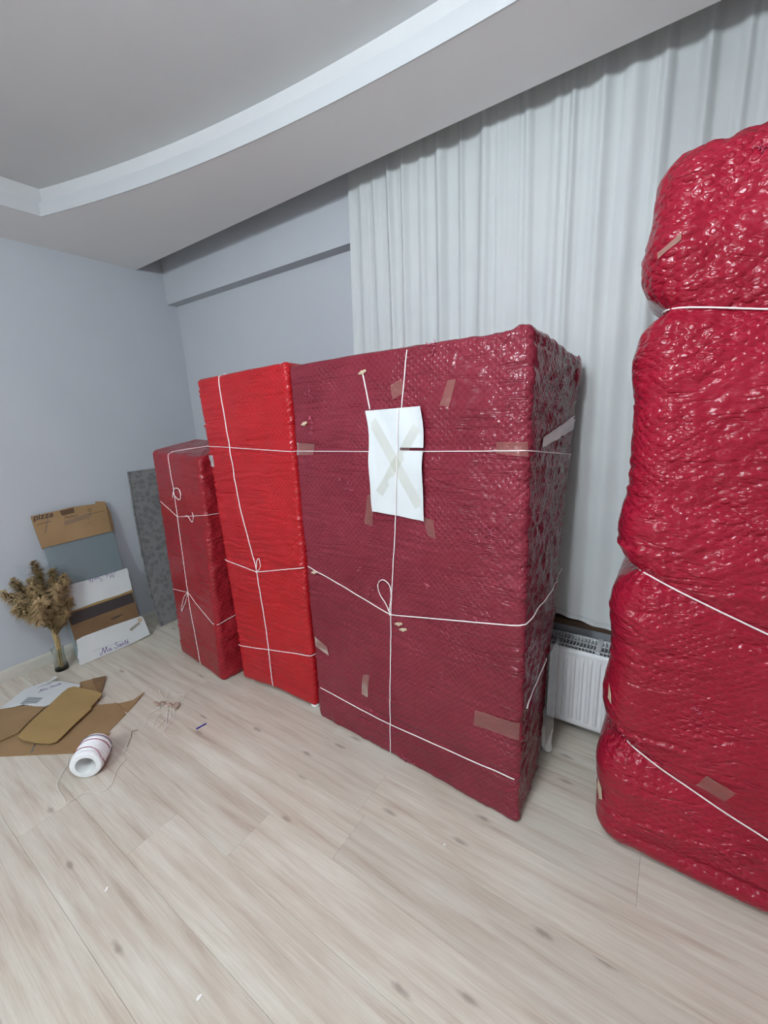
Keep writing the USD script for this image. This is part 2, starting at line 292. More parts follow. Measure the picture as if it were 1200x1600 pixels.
# ------------------------------------------------------------------ wrapped packages
def rail(W, D, rc, ds):
    """rounded rectangle, u = 0 at the middle of the front (y = -D/2): core points, outward normals, u"""
    hw, hd = W / 2 - rc, D / 2 - rc
    core, nor, us = [], [], []
    def seg(a, b, n, k, u0):
        k_ = max(1, int(round(np.hypot(*(np.subtract(b, a))) / ds)))
        for t in np.arange(k_) / k_:
            core.append(np.add(a, np.multiply(np.subtract(b, a), t))); nor.append(n); us.append(u0 + t * np.hypot(*np.subtract(b, a)))
        return u0 + np.hypot(*np.subtract(b, a))
    def arc_(c, a0, u0):
        k_ = max(3, int(round(rc * PI / 2 / ds)))
        for t in np.arange(k_) / k_:
            a = a0 + t * PI / 2; core.append(c); nor.append((math.cos(a), math.sin(a))); us.append(u0 + t * rc * PI / 2)
        return u0 + rc * PI / 2
    per = 2 * (2 * hw + 2 * hd) + 2 * PI * rc
    u = -per / 2
    u = seg((0, hd), (-hw, hd), (0, 1), 0, u); u = arc_((-hw, hd), PI / 2, u); u = seg((-hw, hd), (-hw, -hd), (-1, 0), 0, u); u = arc_((-hw, -hd), PI, u)
    u = seg((-hw, -hd), (hw, -hd), (0, -1), 0, u); u = arc_((hw, -hd), 1.5 * PI, u); u = seg((hw, -hd), (hw, hd), (1, 0), 0, u); u = arc_((hw, hd), 0, u); u = seg((hw, hd), (0, hd), (0, 1), 0, u)
    core.append(core[0]); nor.append(nor[0]); us.append(per / 2)
    return np.array(core), np.array(nor, float), np.array(us)

def creases(U, V, n, ulim, vlim, seed, amp, wid, lmin, lmax, slope=.06, upitch=None):
    rg = np.random.default_rng(seed); h = np.zeros_like(U)
    for _ in range(n):
        u0, v0, L = rg.uniform(*ulim), rg.uniform(*vlim), rg.uniform(lmin, lmax)
        s, w, a = rg.normal(0, slope), wid * rg.uniform(.6, 1.5), amp * rg.uniform(.4, 1.3)
        f1, f2, p1, p2 = rg.uniform(8, 25), rg.uniform(30, 70), rg.uniform(0, 6), rg.uniform(0, 6)
        sel = (np.abs(U - u0) < L / 2) & (np.abs(V - v0) < .12)
        u, v = U[sel] - u0, V[sel] - v0
        d = v - s * u - .006 * np.sin(f1 * u + p1) - .002 * np.sin(f2 * u + p2)
        env = np.clip(1 - (2 * np.abs(u) / L) ** 2, 0, 1)
        h[sel] += env * a * (-np.exp(-(d / w) ** 2) + .75 * np.exp(-((d + 2.1 * w) / (1.5 * w)) ** 2))
    return h

class Pack: pass
def package(W, D, H, corners, rc, rz, ds, disp, cap=8):
    """corners: front BL BR TR TL, back BL BR TR TL as seen from the front"""
    core, nor, us = rail(W, D, rc, ds)
    prof = []                                                             # (inset, z, v, cap?)
    md = min(W, D) / 2
    for t in np.linspace(1, 0, cap, endpoint=False): prof.append((rz + (md - rz - .002) * t, 0, -(md - rz) * t - rz * PI / 2, 1))
    na = max(3, int(rz * PI / 2 / ds) + 2)
    for t in np.linspace(0, PI / 2, na, endpoint=False): prof.append((rz * (1 - math.sin(t)), rz * (1 - math.cos(t)), -rz * (PI / 2 - t), 0))
    for z in np.linspace(rz, H - rz, max(2, int((H - 2 * rz) / ds))): prof.append((0, z, z - rz, 0))
    for t in np.linspace(0, PI / 2, na)[1:]: prof.append((rz * (1 - math.cos(t)), H - rz + rz * math.sin(t), H - 2 * rz + rz * t, 0))
    ncap = max(cap, int((md - rz) / ds / 1.5))
    for t in np.linspace(0, 1, ncap)[1:]: prof.append((rz + (md - rz - .002) * t, H, H - 2 * rz + rz * PI / 2 + (md - rz) * t, 1))
    prof = np.array(prof); n, m = len(prof), len(us)
    ins = prof[:, 0][:, None, None]
    lim = np.array([W / 2, D / 2])
    inner = np.maximum(lim - np.maximum(ins, rc), 1e-3)
    c = np.clip(core[None], -inner, inner)
    p2 = c + np.maximum(rc - ins, 0) * nor[None]
    a, b, g = p2[..., 0] / W + .5, p2[..., 1] / D + .5, np.repeat(prof[:, 1][:, None] / H, m, 1)
    K = [np.array(k, float) for k in corners]
    fr = lambda i: ((1 - a) * (1 - g))[..., None] * K[i] + (a * (1 - g))[..., None] * K[i + 1] + (a * g)[..., None] * K[i + 2] + ((1 - a) * g)[..., None] * K[i + 3]
    P = (1 - b)[..., None] * fr(0) + b[..., None] * fr(4)
    U, V = np.repeat(us[None], n, 0), np.repeat(prof[:, 2][:, None], m, 1)
    iscap = np.repeat(prof[:, 3][:, None] > .5, m, 1)
    tm = quad_grid(P)
    N = np.array(trimesh.Trimesh(P.reshape(-1, 3), tm.faces, process=False).vertex_normals).reshape(n, m, 3)
    N[:, 0] = N[:, 0] + N[:, -1]; N[:, -1] = N[:, 0]; N /= np.linalg.norm(N, axis=2, keepdims=True) + 1e-12
    cen = P.reshape(-1, 3).mean(0)
    if ((P - cen) * N).sum() < 0: N = -N; tm.faces = tm.faces[:, ::-1]
    d = disp(U, V, P, N, iscap)
    e = np.clip(np.minimum(np.arange(m), np.arange(m)[::-1]) / 4, 0, 1); d = d * (e[None, :, None] if d.ndim == 3 else e[None])     # closes the seam at the back
    k_ = np.where(iscap & (V < 0), 0, 1); d = d * (k_[..., None] if d.ndim == 3 else k_)
    Q = P + (d[..., None] * N if d.ndim == 2 else d)
    Q[..., 2] = np.maximum(Q[..., 2], .001)
    uv = np.stack([np.where(iscap, p2[..., 0], U), np.where(iscap & (V > 0), H + p2[..., 1] + D / 2, V)], -1)
    r = Pack(); r.mesh = trimesh.Trimesh(Q.reshape(-1, 3), tm.faces, process=False); r.uv = uv.reshape(-1, 2)
    q = Q.reshape(-1, 3); nn = N.reshape(-1, 3)
    r.kd = {}
    for key, axis, sgn in (('front', 1, -1), ('right', 0, 1), ('left', 0, -1), ('top', 2, 1)):
        s = nn[:, axis] * sgn > .35; oth = [k for k in range(3) if k != axis]
        r.kd[key] = (cKDTree(q[s][:, oth]), q[s][:, axis], axis, oth, sgn)
    return r
def on(pk, side, pts, off):
    """points on a package's face from their two in-plane coordinates"""
    kd, val, axis, oth, sgn = pk.kd[side]; pts = np.atleast_2d(np.asarray(pts, float))
    d, i = kd.query(pts, k=6)
    out = np.zeros((len(pts), 3)); out[:, oth] = pts
    v = val[i]; out[:, axis] = (v.max(1) if sgn > 0 else v.min(1)) * .6 + v.mean(1) * .4 + sgn * off
    return out
def dense(pts, step=.012):
    p = np.asarray(pts, float); out = [p[0]]
    for a, b in zip(p[:-1], p[1:]):
        k = max(1, int(np.linalg.norm(b - a) / step)); out += [a + (b - a) * t for t in np.arange(1, k + 1) / k]
    return np.array(out)
def taut(p, w=3):
    """a pulled string does not follow every dimple"""
    q = p.copy()
    for _ in range(w): q[1:-1] = .25 * q[:-2] + .5 * q[1:-1] + .25 * q[2:]
    return q
def run(pk, segs, r=.0024, off=.0028):
    P = []
    for side, pts in segs: P.append(taut(on(pk, side, dense(pts), off)))
    return tube(np.vstack(P), r, 6)
def patch(pk, side, quad, nx=14, ny=8, off=.0022, th=None):
    q = np.array(quad, float); a, b = np.meshgrid(np.linspace(0, 1, nx), np.linspace(0, 1, ny))
    a, b = a[..., None], b[..., None]
    uvp = (1 - b) * ((1 - a) * q[0] + a * q[1]) + b * ((1 - a) * q[3] + a * q[2])
    G = on(pk, side, uvp.reshape(-1, 2), off).reshape(ny, nx, 3)
    for _ in range(2): G[1:-1, 1:-1] = .5 * G[1:-1, 1:-1] + .125 * (G[:-2, 1:-1] + G[2:, 1:-1] + G[1:-1, :-2] + G[1:-1, 2:])
    axis = pk.kd[side][2]; s = pk.kd[side][4]
    f = quad_grid(G); back = G.copy(); back[..., axis] -= s * .0006
    return cat_([f, trimesh.Trimesh(back.reshape(-1, 3), f.faces[:, ::-1], process=False)])
def rosette(pk, side, c, r, seed):
    """a torn, puckered spot of film"""
    rg = np.random.default_rng(seed); ms = []
    for _ in range(5):
        a = rg.uniform(0, 2 * PI); L = r * rg.uniform(.6, 1.2); w = a + rg.normal(0, .9)
        p0 = np.array(c) + rg.normal(0, r * .35, 2); pts = [p0, p0 + .5 * L * np.array([math.cos(a), math.sin(a)]), p0 + L * np.array([math.cos((a + w) / 2), math.sin((a + w) / 2)])]
        q = smooth_path(np.array([[*p, 0] for p in pts]), 4)[:, :2]
        ms.append(tube(on(pk, side, q, .0025), np.linspace(.0016, .003, len(q))[::-1] * rg.uniform(.6, 1.2), 5, .6))
    return cat_(ms)
def loop(pk, side, c, pts, off=.006, r=.0022):
    q = smooth_path(np.array([[*np.add(c, p), 0] for p in pts]), 6)[:, :2]
    g = on(pk, side, q, off); return tube(taut(g, 2), r, 6)
def knot(pk, side, c, r=.006):
    m = trimesh.creation.icosphere(2, r); m.vertices *= (1.25, .7, 1.); m.apply_translation(on(pk, side, [c], .005)[0]); return m

def soft(U, V, seed, amp, fu, fv, oct_=3): return amp * (fbm(np.stack([U * fu, V * fv, np.zeros_like(U)], -1), oct_, seed) - .5) * 2
def foldy(U, V, seed, amp, fu, fv, warp=.5):
    w = fbm(np.stack([U * 4, V * 4, np.full_like(U, 3.)], -1), 2, seed + 50)
    n = noise(np.stack([U * fu + warp * w, V * fv + 3 * warp * w, np.full_like(U, 7.)], -1), seed)
    return amp * (1 - np.abs(2 * n - 1) * 2)

# 1. the big crimson package
Wb, Db, Hb = 1.035, .52, 1.735
def disp_big(U, V, P, N, cap):
    front = np.clip(-N[..., 1], 0, 1); side = np.clip(N[..., 0], 0, 1)
    h = soft(U, V, 3, .006, 3, 3) + foldy(U, V, 5, .0016, 5, 34) * (.45 + .55 * front)
    h += creases(U, V, 150, (-.62, .62), (0, Hb), 11, .0036, .0045, .05, .32, .05)
    rgt = np.clip((U - .18) / .3, 0, 1)                                    # crumpled towards the right hand edge
    h += rgt * (1 - .72 * side) * (.35 + .65 * np.clip((V - .55) / .6, 0, 1)) * soft(U, V, 17, .0085, 36, 40, 3) + rgt * (1 - .5 * side) * creases(U, V, 90, (.2, 1.2), (.1, Hb), 12, .004, .004, .03, .12, .5)
    h += side * foldy(U, V, 9, .0028, 14, 30, 1.4) + side * soft(U, V, 21, .004, 26, 24, 3)
    h += creases(V, U, 26, (0, Hb), (-.6, .4), 13, .003, .004, .03, .12, .3)   # short upright puckers
    low = np.exp(-((V - .0) / .02) ** 2); h += low * soft(U, V, 31, .01, 18, 1)
    # the strings press in a little
    for z in (1.37, .17): h -= front * .004 * np.exp(-((V - z) / .016) ** 2)
    # upper part overhangs the narrower foot at the back right
    D = h[..., None] * N
    back = np.clip((P[..., 1] - 1.45) / .15, 0, 1); step = 1 / (1 + np.exp((P[..., 2] - .56 - .1 * (P[..., 1] - 1.6)) / .012))
    D[..., 1] -= np.where(cap, 0, back * step * np.clip(P[..., 1] - 1.585, 0, 1) * .85)
    # the folded ear at the top right end
    ear = np.exp(-((P[..., 0] + .33) / .10) ** 2) * np.clip((P[..., 2] - 1.62) / .1, 0, 1)
    D[..., 2] -= ear * .03 * np.clip((P[..., 1] - 1.45) / .3, 0, 1); D[..., 2] += .010 * np.exp(-((P[..., 0] + .39) / .03) ** 2 - ((P[..., 1] - 1.31) / .05) ** 2) * np.clip((P[..., 2] - 1.66) / .06, 0, 1)
    return D
big = package(Wb, Db, Hb, [(-1.386, 1.326, 0), (-.349, 1.272, 0), (-.362, 1.302, 1.728), (-1.405, 1.342, 1.722), (-1.37, 1.60, 0), (-.352, 1.555, 0), (-.318, 1.835, 1.70), (-1.40, 1.83, 1.715)], .026, .022, .0062, disp_big)
t = thing('wrapped_package', 'wide dark crimson bubble-wrapped package with white paper sheet tied to its front', 'package', group=None)
T0 = t
obj('bubble_wrap', big.mesh, M_film_big, t, smooth=True, uv=big.uv)
S = lambda segs, **k: obj('string', run(big, segs, **k), M_string, t, smooth=True)
S([('front', [(-.786, 1.712), (-.813, 1.514), (-.845, 1.236), (-.896, .73), (-.898, .695), (-.925, .16), (-.930, .012)])])
S([('front', [(-1.395, 1.358), (-.775, 1.365), (-.372, 1.374)]), ('right', [(1.31, 1.372), (1.80, 1.31)])], r=.0018)
S([('front', [(-1.375, .818), (-.898, .695), (-.368, .798)]), ('right', [(1.30, .80), (1.55, .815), (1.80, .83)])])
S([('front', [(-1.36, .173), (-.925, .160), (-.366, .192)])])
S([('right', [(1.33, .46), (1.56, .535)])], r=.003)
obj('string_loop', cat_([loop(big, 'front', (-.898, .70), [(0, 0), (-.022, .04), (-.052, .075), (-.058, .12), (-.03, .145), (.002, .125), (.006, .08), (-.004, .02), (0, 0)], .006), knot(big, 'front', (-.898, .698))]), M_string, t, smooth=True)
S([('front', [(-.983, 1.655), (-.955, 1.52)])], r=.003)
# paper sheet: a slit runs in from its right edge
def paper(pk, x0, x1, z0, z1):
    nx, nz = 25, 41; a, b = np.meshgrid(np.linspace(0, 1, nx), np.linspace(0, 1, nz)); 
    X = x0 + (x1 - x0) * a + .010 * np.sin(3.2 * b * PI) * (b - .2) - .018 * (1 - b) * a * 0; Z = z0 + (z1 - z0) * b - .012 * a * (1 - b) + .006 * a * b
    G = on(pk, 'front', np.stack([X, Z], -1).reshape(-1, 2), .005).reshape(nz, nx, 3)
    for _ in range(12): G[1:-1, :, 1] = .5 * G[1:-1, :, 1] + .25 * (G[:-2, :, 1] + G[2:, :, 1]); G[:, 1:-1, 1] = .5 * G[:, 1:-1, 1] + .25 * (G[:, :-2, 1] + G[:, 2:, 1])
    G[..., 1] -= .004 + .004 * np.abs(np.sin(6 * a + 5 * b)) + .012 * np.maximum(0, np.abs(a - .5) - .42) / .08 * .5
    m = quad_grid(G); k = nx - 1
    ids = np.arange(len(m.faces)); nq = len(ids) // 2; row = (ids % nq) // k; col = (ids % nq) % k
    slit = (row == 25) & (col > 13)
    f = m.faces[~slit]; top = G.copy(); top[..., 1] -= .0004
    return cat_([trimesh.Trimesh(top.reshape(-1, 3), f, process=False), trimesh.Trimesh(G.reshape(-1, 3), f[:, ::-1], process=False)]), G
pm, PG = paper(big, -.962, -.722, 1.128, 1.516)
sheet = obj('paper_sheet', pm, M_paper, t, smooth=True); tag(sheet, 'white paper sheet with a slit at its right edge')
def tape_on_paper(i0, j0, i1, j1, w):
    n = 20; tt = np.linspace(0, 1, n); ii, jj = i0 + (i1 - i0) * tt, j0 + (j1 - j0) * tt
    c = PG[np.clip(ii.astype(int), 0, 40), np.clip(jj.astype(int), 0, 24)].copy(); 
    c[:, 0] = np.linspace(c[0, 0], c[-1, 0], n); c[:, 2] = np.linspace(c[0, 2], c[-1, 2], n)
    d = c[-1] - c[0]; pn = np.array([-d[2], 0, d[0]]); pn /= np.linalg.norm(pn)
    c[:, 1] -= .002
    return quad_grid(np.stack([c - pn * w, c, c + pn * w], 1))
obj('clear_tape', tape_on_paper(36, 2, 5, 22, .02), M_tape_clear, sheet, smooth=True)
obj('clear_tape', tape_on_paper(8, 4, 33, 21, .018), M_tape_clear, sheet, smooth=True)
pv = PG[:, :, :].copy()
obj('string', tube(np.array([[-.818, PG[40 - i, 15, 1] - .004, z] for i, z in enumerate(np.linspace(1.516, 1.128, 41))]) + np.array([[-.03 * i / 40, 0, 0] for i in range(41)]), .002, 6), M_string, t, smooth=True)
for q in ([(-.52, .415), (-.355, .43), (-.355, .365), (-.525, .35)], [(-1.372, .455), (-1.29, .42), (-1.285, .375), (-1.37, .40)], [(-1.07, .355), (-1.03, .37), (-1.05, .245), (-1.085, .25)],
          [(-1.385, 1.395), (-1.27, 1.39), (-1.28, 1.345), (-1.385, 1.34)], [(-.46, 1.40), (-.365, 1.40), (-.36, 1.355), (-.46, 1.365)], [(-.99, 1.19), (-.955, 1.20), (-.975, 1.06), (-1.015, 1.07)],
          [(-.735, 1.13), (-.69, 1.12), (-.68, 1.05), (-.715, 1.06)], [(-.86, 1.60), (-.81, 1.62), (-.80, 1.57), (-.85, 1.55)], [(-.63, 1.60), (-.60, 1.60), (-.625, 1.515), (-.66, 1.52)]):
    obj('tape_patch', patch(big, 'front', q), M_tape, t, smooth=True)
obj('tape_patch', patch(big, 'right', [(1.42, 1.372), (1.84, 1.42), (1.84, 1.475), (1.42, 1.405)]), M_tape_white, t, smooth=True)
for i, (x, z, r) in enumerate([(-.69, 1.715, .028), (-1.285, 1.60, .018), (-1.285, 1.50, .018), (-1.28, 1.455, .02), (-1.085, 1.215, .026), (-1.13, 1.25, .018), (-1.06, .86, .014), (-1.0, .78, .02), (-.72, .86, .016), (-.83, .02, .03), (-.48, 1.12, .02)]):
    obj('torn_spot', rosette(big, 'front', (x, z), r, 40 + i), M_scuff, t, smooth=True)
for x, z in ((-1.325, 1.475), (-.985, 1.655), (-1.335, .795), (-.86, .665), (-.84, .645)):
    m = cat_([trimesh.creation.icosphere(1, .011), trimesh.creation.icosphere(1, .008).apply_translation((.012, 0, .006)), trimesh.creation.icosphere(1, .006).apply_translation((-.012, 0, -.003))]); m.vertices *= (1., .5, .8)
    m.apply_translation(on(big, 'front', [(x, z)], .004)[0]); obj('tape_knot', m, M_beige, t, smooth=True)
# the wrapped furniture's white foot and the clear film at the back
def bun_foot(x, y, h, neck=.02, ball=.019):
    m = lathe([(0, 0), (ball * .8, .001), (ball, .012), (ball * .95, .022), (neck * .6, .030), (neck * .75, .045), (neck, .07), (neck * 1.35, h * .75), (neck * 1.5, h), (0, h)], 24); m.apply_translation((x, y, 0)); return m
def side_leg(x, y0, z1):
    pts = [(-.002, .030), (.022, .032), (.024, .042), (.020, .055), (.036, .085), (.048, .12), (.040, .15), (.055, .175), (.06, z1), (-.06, z1), (-.05, .17), (-.02, .11), (-.006, .05)]
    m = extrude(Polygon(pts), .035); v = m.vertices
    m = trimesh.Trimesh(np.stack([x - v[:, 2], y0 + v[:, 0], v[:, 1]], 1), m.faces); m.fix_normals(); return m
leg = obj('furniture_leg', cat_([side_leg(-.328, 1.672, .19), lathe([(0, .0005), (.014, .001), (.021, .009), (.023, .018), (.020, .028), (.012, .035), (0, .036)], 28).apply_translation((-.345, 1.690, 0))]), M_gloss_white, t, smooth=30); tag(leg, 'white turned furniture leg with a round foot')
film_pts = np.array([[(-.322 - .004 * math.sin(5 * z), y + .02 * z, z) for y in np.linspace(1.55, 1.700, 8)] for z in np.linspace(.125, .565, 24)])
fm = quad_grid(film_pts); fb = film_pts.copy(); fb[..., 0] -= .001
obj('clear_film', cat_([fm, trimesh.Trimesh(fb.reshape(-1, 3), fm.faces[:, ::-1], process=False)]), M_clearfilm, t, smooth=True)

ear = trimesh.creation.icosphere(4, 1.); ev = ear.vertices.copy()
ear.vertices = np.stack([ev[:, 0] * .015 * (1 - .25 * ev[:, 2]), ev[:, 1] * .042 + .012 * ev[:, 2], ev[:, 2] * .062], 1) * (1 + .10 * (noise(ev * 3.1, 8) - .5)[:, None])
ear.apply_translation((-.326, 1.795, 1.622))
corner = obj('folded_corner', ear, M_film_big, t, smooth=True, uv=np.stack([ear.vertices[:, 1], ear.vertices[:, 2]], 1)); tag(corner, 'bulging folded corner of film at the top back')

# 2. the scarlet package
def disp_orange(U, V, P, N, cap):
    front = np.clip(-N[..., 1], 0, 1)
    h = soft(U, V, 103, .006, 3, 3) + foldy(U, V, 105, .0012, 5, 30)
    h += creases(U, V, 120, (-.36, .36), (0, 1.7), 111, .0042, .0045, .06, .36, .03)
    edge = np.exp(-((U - .275) / .035) ** 2); h += edge * (creases(U, V, 90, (.2, .35), (0, 1.7), 112, .006, .005, .03, .09, .3) + soft(U, V, 117, .006, 25, 22))
    for z in (1.37, .735, .26): h -= front * .004 * np.exp(-((V - z) / .014) ** 2)
    D = h[..., None] * N
    D[..., 2] += np.where(P[..., 2] < .12, 1, 0) * .022 * np.exp(-((P[..., 0] + 1.70) / .14) ** 2) * (1 - P[..., 2] / .12)
    return D
org = package(.60, .28, 1.72, [(-1.985, 1.312, .018), (-1.428, 1.348, .018), (-1.408, 1.342, 1.742), (-2.068, 1.332, 1.716), (-1.97, 1.60, .018), (-1.425, 1.62, .018), (-1.42, 1.62, 1.735), (-2.06, 1.61, 1.72)], .024, .022, .0066, disp_orange)
t = thing('wrapped_package', 'tall bright scarlet bubble-wrapped package standing between the darker red ones', 'package')
obj('bubble_wrap', org.mesh, M_film_orange, t, smooth=True, uv=org.uv)
S = lambda segs, **k: obj('string', run(org, segs, **k), M_string, t, smooth=True)
S([('top', [(-1.85, 1.55), (-1.872, 1.37)]), ('front', [(-1.878, 1.716), (-1.855, 1.36), (-1.831, 1.073), (-1.752, .724), (-1.731, .05)])], r=.003)
S([('front', [(-2.055, 1.378), (-1.86, 1.372), (-1.418, 1.355)]), ('right', [(1.37, 1.355), (1.5, 1.36)])], r=.002)
S([('front', [(-2.02, .749), (-1.752, .722), (-1.425, .797)]), ('right', [(1.38, .797), (1.5, .80)])])
S([('front', [(-1.995, .228), (-1.735, .27), (-1.428, .318)]), ('right', [(1.38, .318), (1.5, .30)])])
obj('string_loop', cat_([loop(org, 'front', (-1.752, .724), [(0, 0), (.004, .035), (.018, .072), (.034, .075), (.032, .03), (.01, .006), (0, 0)], .006), knot(org, 'front', (-1.752, .724))]), M_string, t, smooth=True)
obj('tape_patch', patch(org, 'front', [(-2.045, 1.33), (-2.0, 1.33), (-2.0, 1.27), (-2.04, 1.27)], 6, 6), M_tape, t, smooth=True)
for x, y in ((-1.455, 1.372), (-1.935, 1.36), (-1.46, 1.59), (-1.93, 1.58)):
    obj('foot', bun_foot(x, y, .035, .014, .024), M_gloss_white, t, smooth=True)

# 3. the small red package, leaning back
def disp_small(U, V, P, N, cap):
    front = np.clip(-N[..., 1], 0, 1); side = np.clip(N[..., 0], 0, 1)
    h = soft(U, V, 203, .006, 3, 3) + foldy(U, V, 205, .0012, 5, 28)
    h += creases(U, V, 70, (-.32, .32), (0, 1.35), 211, .0032, .0045, .06, .3, .03)
    h += side * (soft(U, V, 217, .007, 22, 20) + foldy(U, V, 219, .005, 14, 18, 1.))
    for z in (.97, .45): h -= front * .003 * np.exp(-((V - z) / .014) ** 2)
    return h
sml = package(.55, .30, 1.34, [(-2.625, 1.303, 0), (-2.082, 1.240, 0), (-2.118, 1.312, 1.318), (-2.70, 1.362, 1.345), (-2.58, 1.60, 0), (-2.03, 1.545, 0), (-2.09, 1.62, 1.385), (-2.66, 1.66, 1.40)], .024, .022, .0072, disp_small)
t = thing('wrapped_package', 'shortest red bubble-wrapped package, next to the grey mat, tied with string loops', 'package')
obj('bubble_wrap', sml.mesh, M_film_small, t, smooth=True, uv=sml.uv)
S = lambda segs, **k: obj('string', run(sml, segs, **k), M_string, t, smooth=True)
S([('top', [(-2.13, 1.56), (-2.38, 1.44), (-2.47, 1.372)]), ('front', [(-2.475, 1.325), (-2.435, 1.11), (-2.43, .955), (-2.415, .475), (-2.345, .015)])])
S([('front', [(-2.64, 1.03), (-2.43, .955), (-2.12, 1.0)]), ('right', [(1.30, 1.0), (1.50, .99)])], r=.0019)
S([('front', [(-2.62, .45), (-2.415, .475), (-2.13, .355)]), ('right', [(1.27, .355), (1.5, .40)])], r=.0019)
for m_ in ([loop(sml, 'front', (-2.437, 1.10), [(-.02, -.03), (0, .0), (.02, .03), (.07, .03), (.09, 0), (.07, -.035), (.02, -.02), (0, 0)], .006, .0025), knot(sml, 'front', (-2.437, 1.10))], [
    loop(sml, 'front', (-2.415, .475), [(0, 0), (-.04, -.03), (-.09, -.10), (-.115, -.155), (-.08, -.12), (-.02, -.05), (0, 0)], .006, .0022), knot(sml, 'front', (-2.415, .475))], [
    loop(sml, 'front', (-2.29, .975), [(-.03, 0), (0, 0), (.04, -.03), (.06, 0), (.055, .03)], .006, .0022)]):
    obj('string_loop', cat_(m_), M_string, t, smooth=True)

# 4. the tall cherry package at the right, pinched by its strings
def s1(x): return 1.735 - .20 * np.clip(x + .03, 0, 9)
def s2(x): return 1.005 - .40 * np.clip(x + .03, 0, 9) + .05 * np.clip(x - .3, 0, 9)
def s3(x): return .425 - .42 * np.clip(x + .06, 0, 9)
def disp_right(U, V, P, N, cap):
    front = np.clip(-N[..., 1], 0, 1); lat = 1 - front
    x, z = P[..., 0], P[..., 2]
    h = soft(U, V, 303, .006, 2.5, 2.5) + (foldy(U, V, 305, .0022, 4, 22) + foldy(U, V, 306, .0014, 14, 8)) * np.clip((U + .62) / .15, .2, 1)
    h += creases(U, V, 110, (-.75, .6), (0, 2.1), 311, .0042, .0055, .06, .4, .05)
    corner = np.exp(-((U + .42) / .10) ** 2)
    h += corner * (creases(U, V, 80, (-.7, -.3), (.5, 2.1), 312, .005, .006, .03, .12, .3))
    up = np.clip((z - 1.0) / .6, 0, 1); h += np.clip((z - .55) / .5, 0, 1) * np.clip((U + .6) / .15, .1, 1) * (soft(U, V, 317, .006, 16, 28, 3) + soft(U, V, 318, .0065, 38, 46, 3))
    for f, a in ((s1, 1.), (s2, 1.), (s3, 1.)):
        d = z - f(x); edge = np.exp(-((x + .12) / .17) ** 2)
        h -= (.010 + .034 * edge) * (1 + .5 * lat) * np.exp(-(np.abs(d) / .030) ** 1.4) - (.004 + .010 * edge) * np.exp(-((np.abs(d) - .13) / .08) ** 2)
        h += edge * np.exp(-(d / .09) ** 2) * np.clip((U + .58) / .12, 0, 1) * .004 * np.sin(U * 190 + 3 * noise(np.stack([U * 20, V * 20, U * 0], -1), 5))
    h += .016 * np.exp(-((z - .035) / .030) ** 2) * (front + .4 * lat) * np.clip((x + .02) / .2, 0, 1) - .012 * np.exp(-((z - .085) / .014) ** 2) * np.clip((x + .02) / .2, 0, 1)
    return h
rgt = package(1.02, .43, 2.11, [(-.118, 1.352, 0), (.90, 1.40, 0), (.92, 1.40, 2.11), (-.098, 1.372, 2.105), (-.115, 1.80, 0), (.90, 1.83, 0), (.92, 1.82, 2.11), (-.098, 1.81, 2.10)], .10, .075, .0068, disp_right)
t = thing('wrapped_package', 'tallest cherry red bubble-wrapped package at the right edge, pinched by three strings', 'package')
obj('bubble_wrap', rgt.mesh, M_film_right, t, smooth=True, uv=rgt.uv)
for f, r in ((s1, .0024), (s2, .0026), (s3, .0026)):
    xs = np.linspace(-.02, .86, 40)
    obj('string', tube(taut(np.vstack([on(rgt, 'left', [(1.62, float(f(-.1))), (1.56, float(f(-.1))), (1.50, float(f(-.1)))], .002), on(rgt, 'front', np.stack([np.r_[-.07, -.05, -.035], f(np.r_[-.07, -.05, -.035])], 1), .002), on(rgt, 'front', np.stack([xs, f(xs)], 1), .003)]), 2), r, 6), M_string, t, smooth=True)
for i, (x, z) in enumerate([(.10, 2.03), (.13, .62)]): obj('torn_spot', rosette(rgt, 'front', (x, z), .012, 70 + i), M_scuff, t, smooth=True)
for pts in ([(-.112, .235), (-.098, .205), (-.092, .165), (-.104, .145), (-.113, .19)], [(-.104, .61), (-.094, .585), (-.090, .55), (-.103, .56)]):
    G = on(rgt, 'front', pts, .004); c = G.mean(0); V_ = np.vstack([G, c + (0, -.004, 0)]); k = len(G)
    V2 = np.vstack([V_, V_ + (0, .001, 0)])
    F_ = [(i, (i + 1) % k, k) for i in range(k)]
    obj('tape_scrap', trimesh.Trimesh(V2, F_ + [(b + k + 1, a + k + 1, c_ + k + 1) for a, b, c_ in F_], process=False), M_beige, t, smooth=False)
obj('tape_patch', patch(rgt, 'front', [(-.078, 1.865), (-.03, 1.895), (-.03, 1.880), (-.076, 1.85)], 8, 4), M_tape_old, t, smooth=True)
obj('tape_patch', patch(rgt, 'front', [(.17, .42), (.24, .39), (.22, .35), (.15, .37)], 8, 6), M_tape, t, smooth=True)

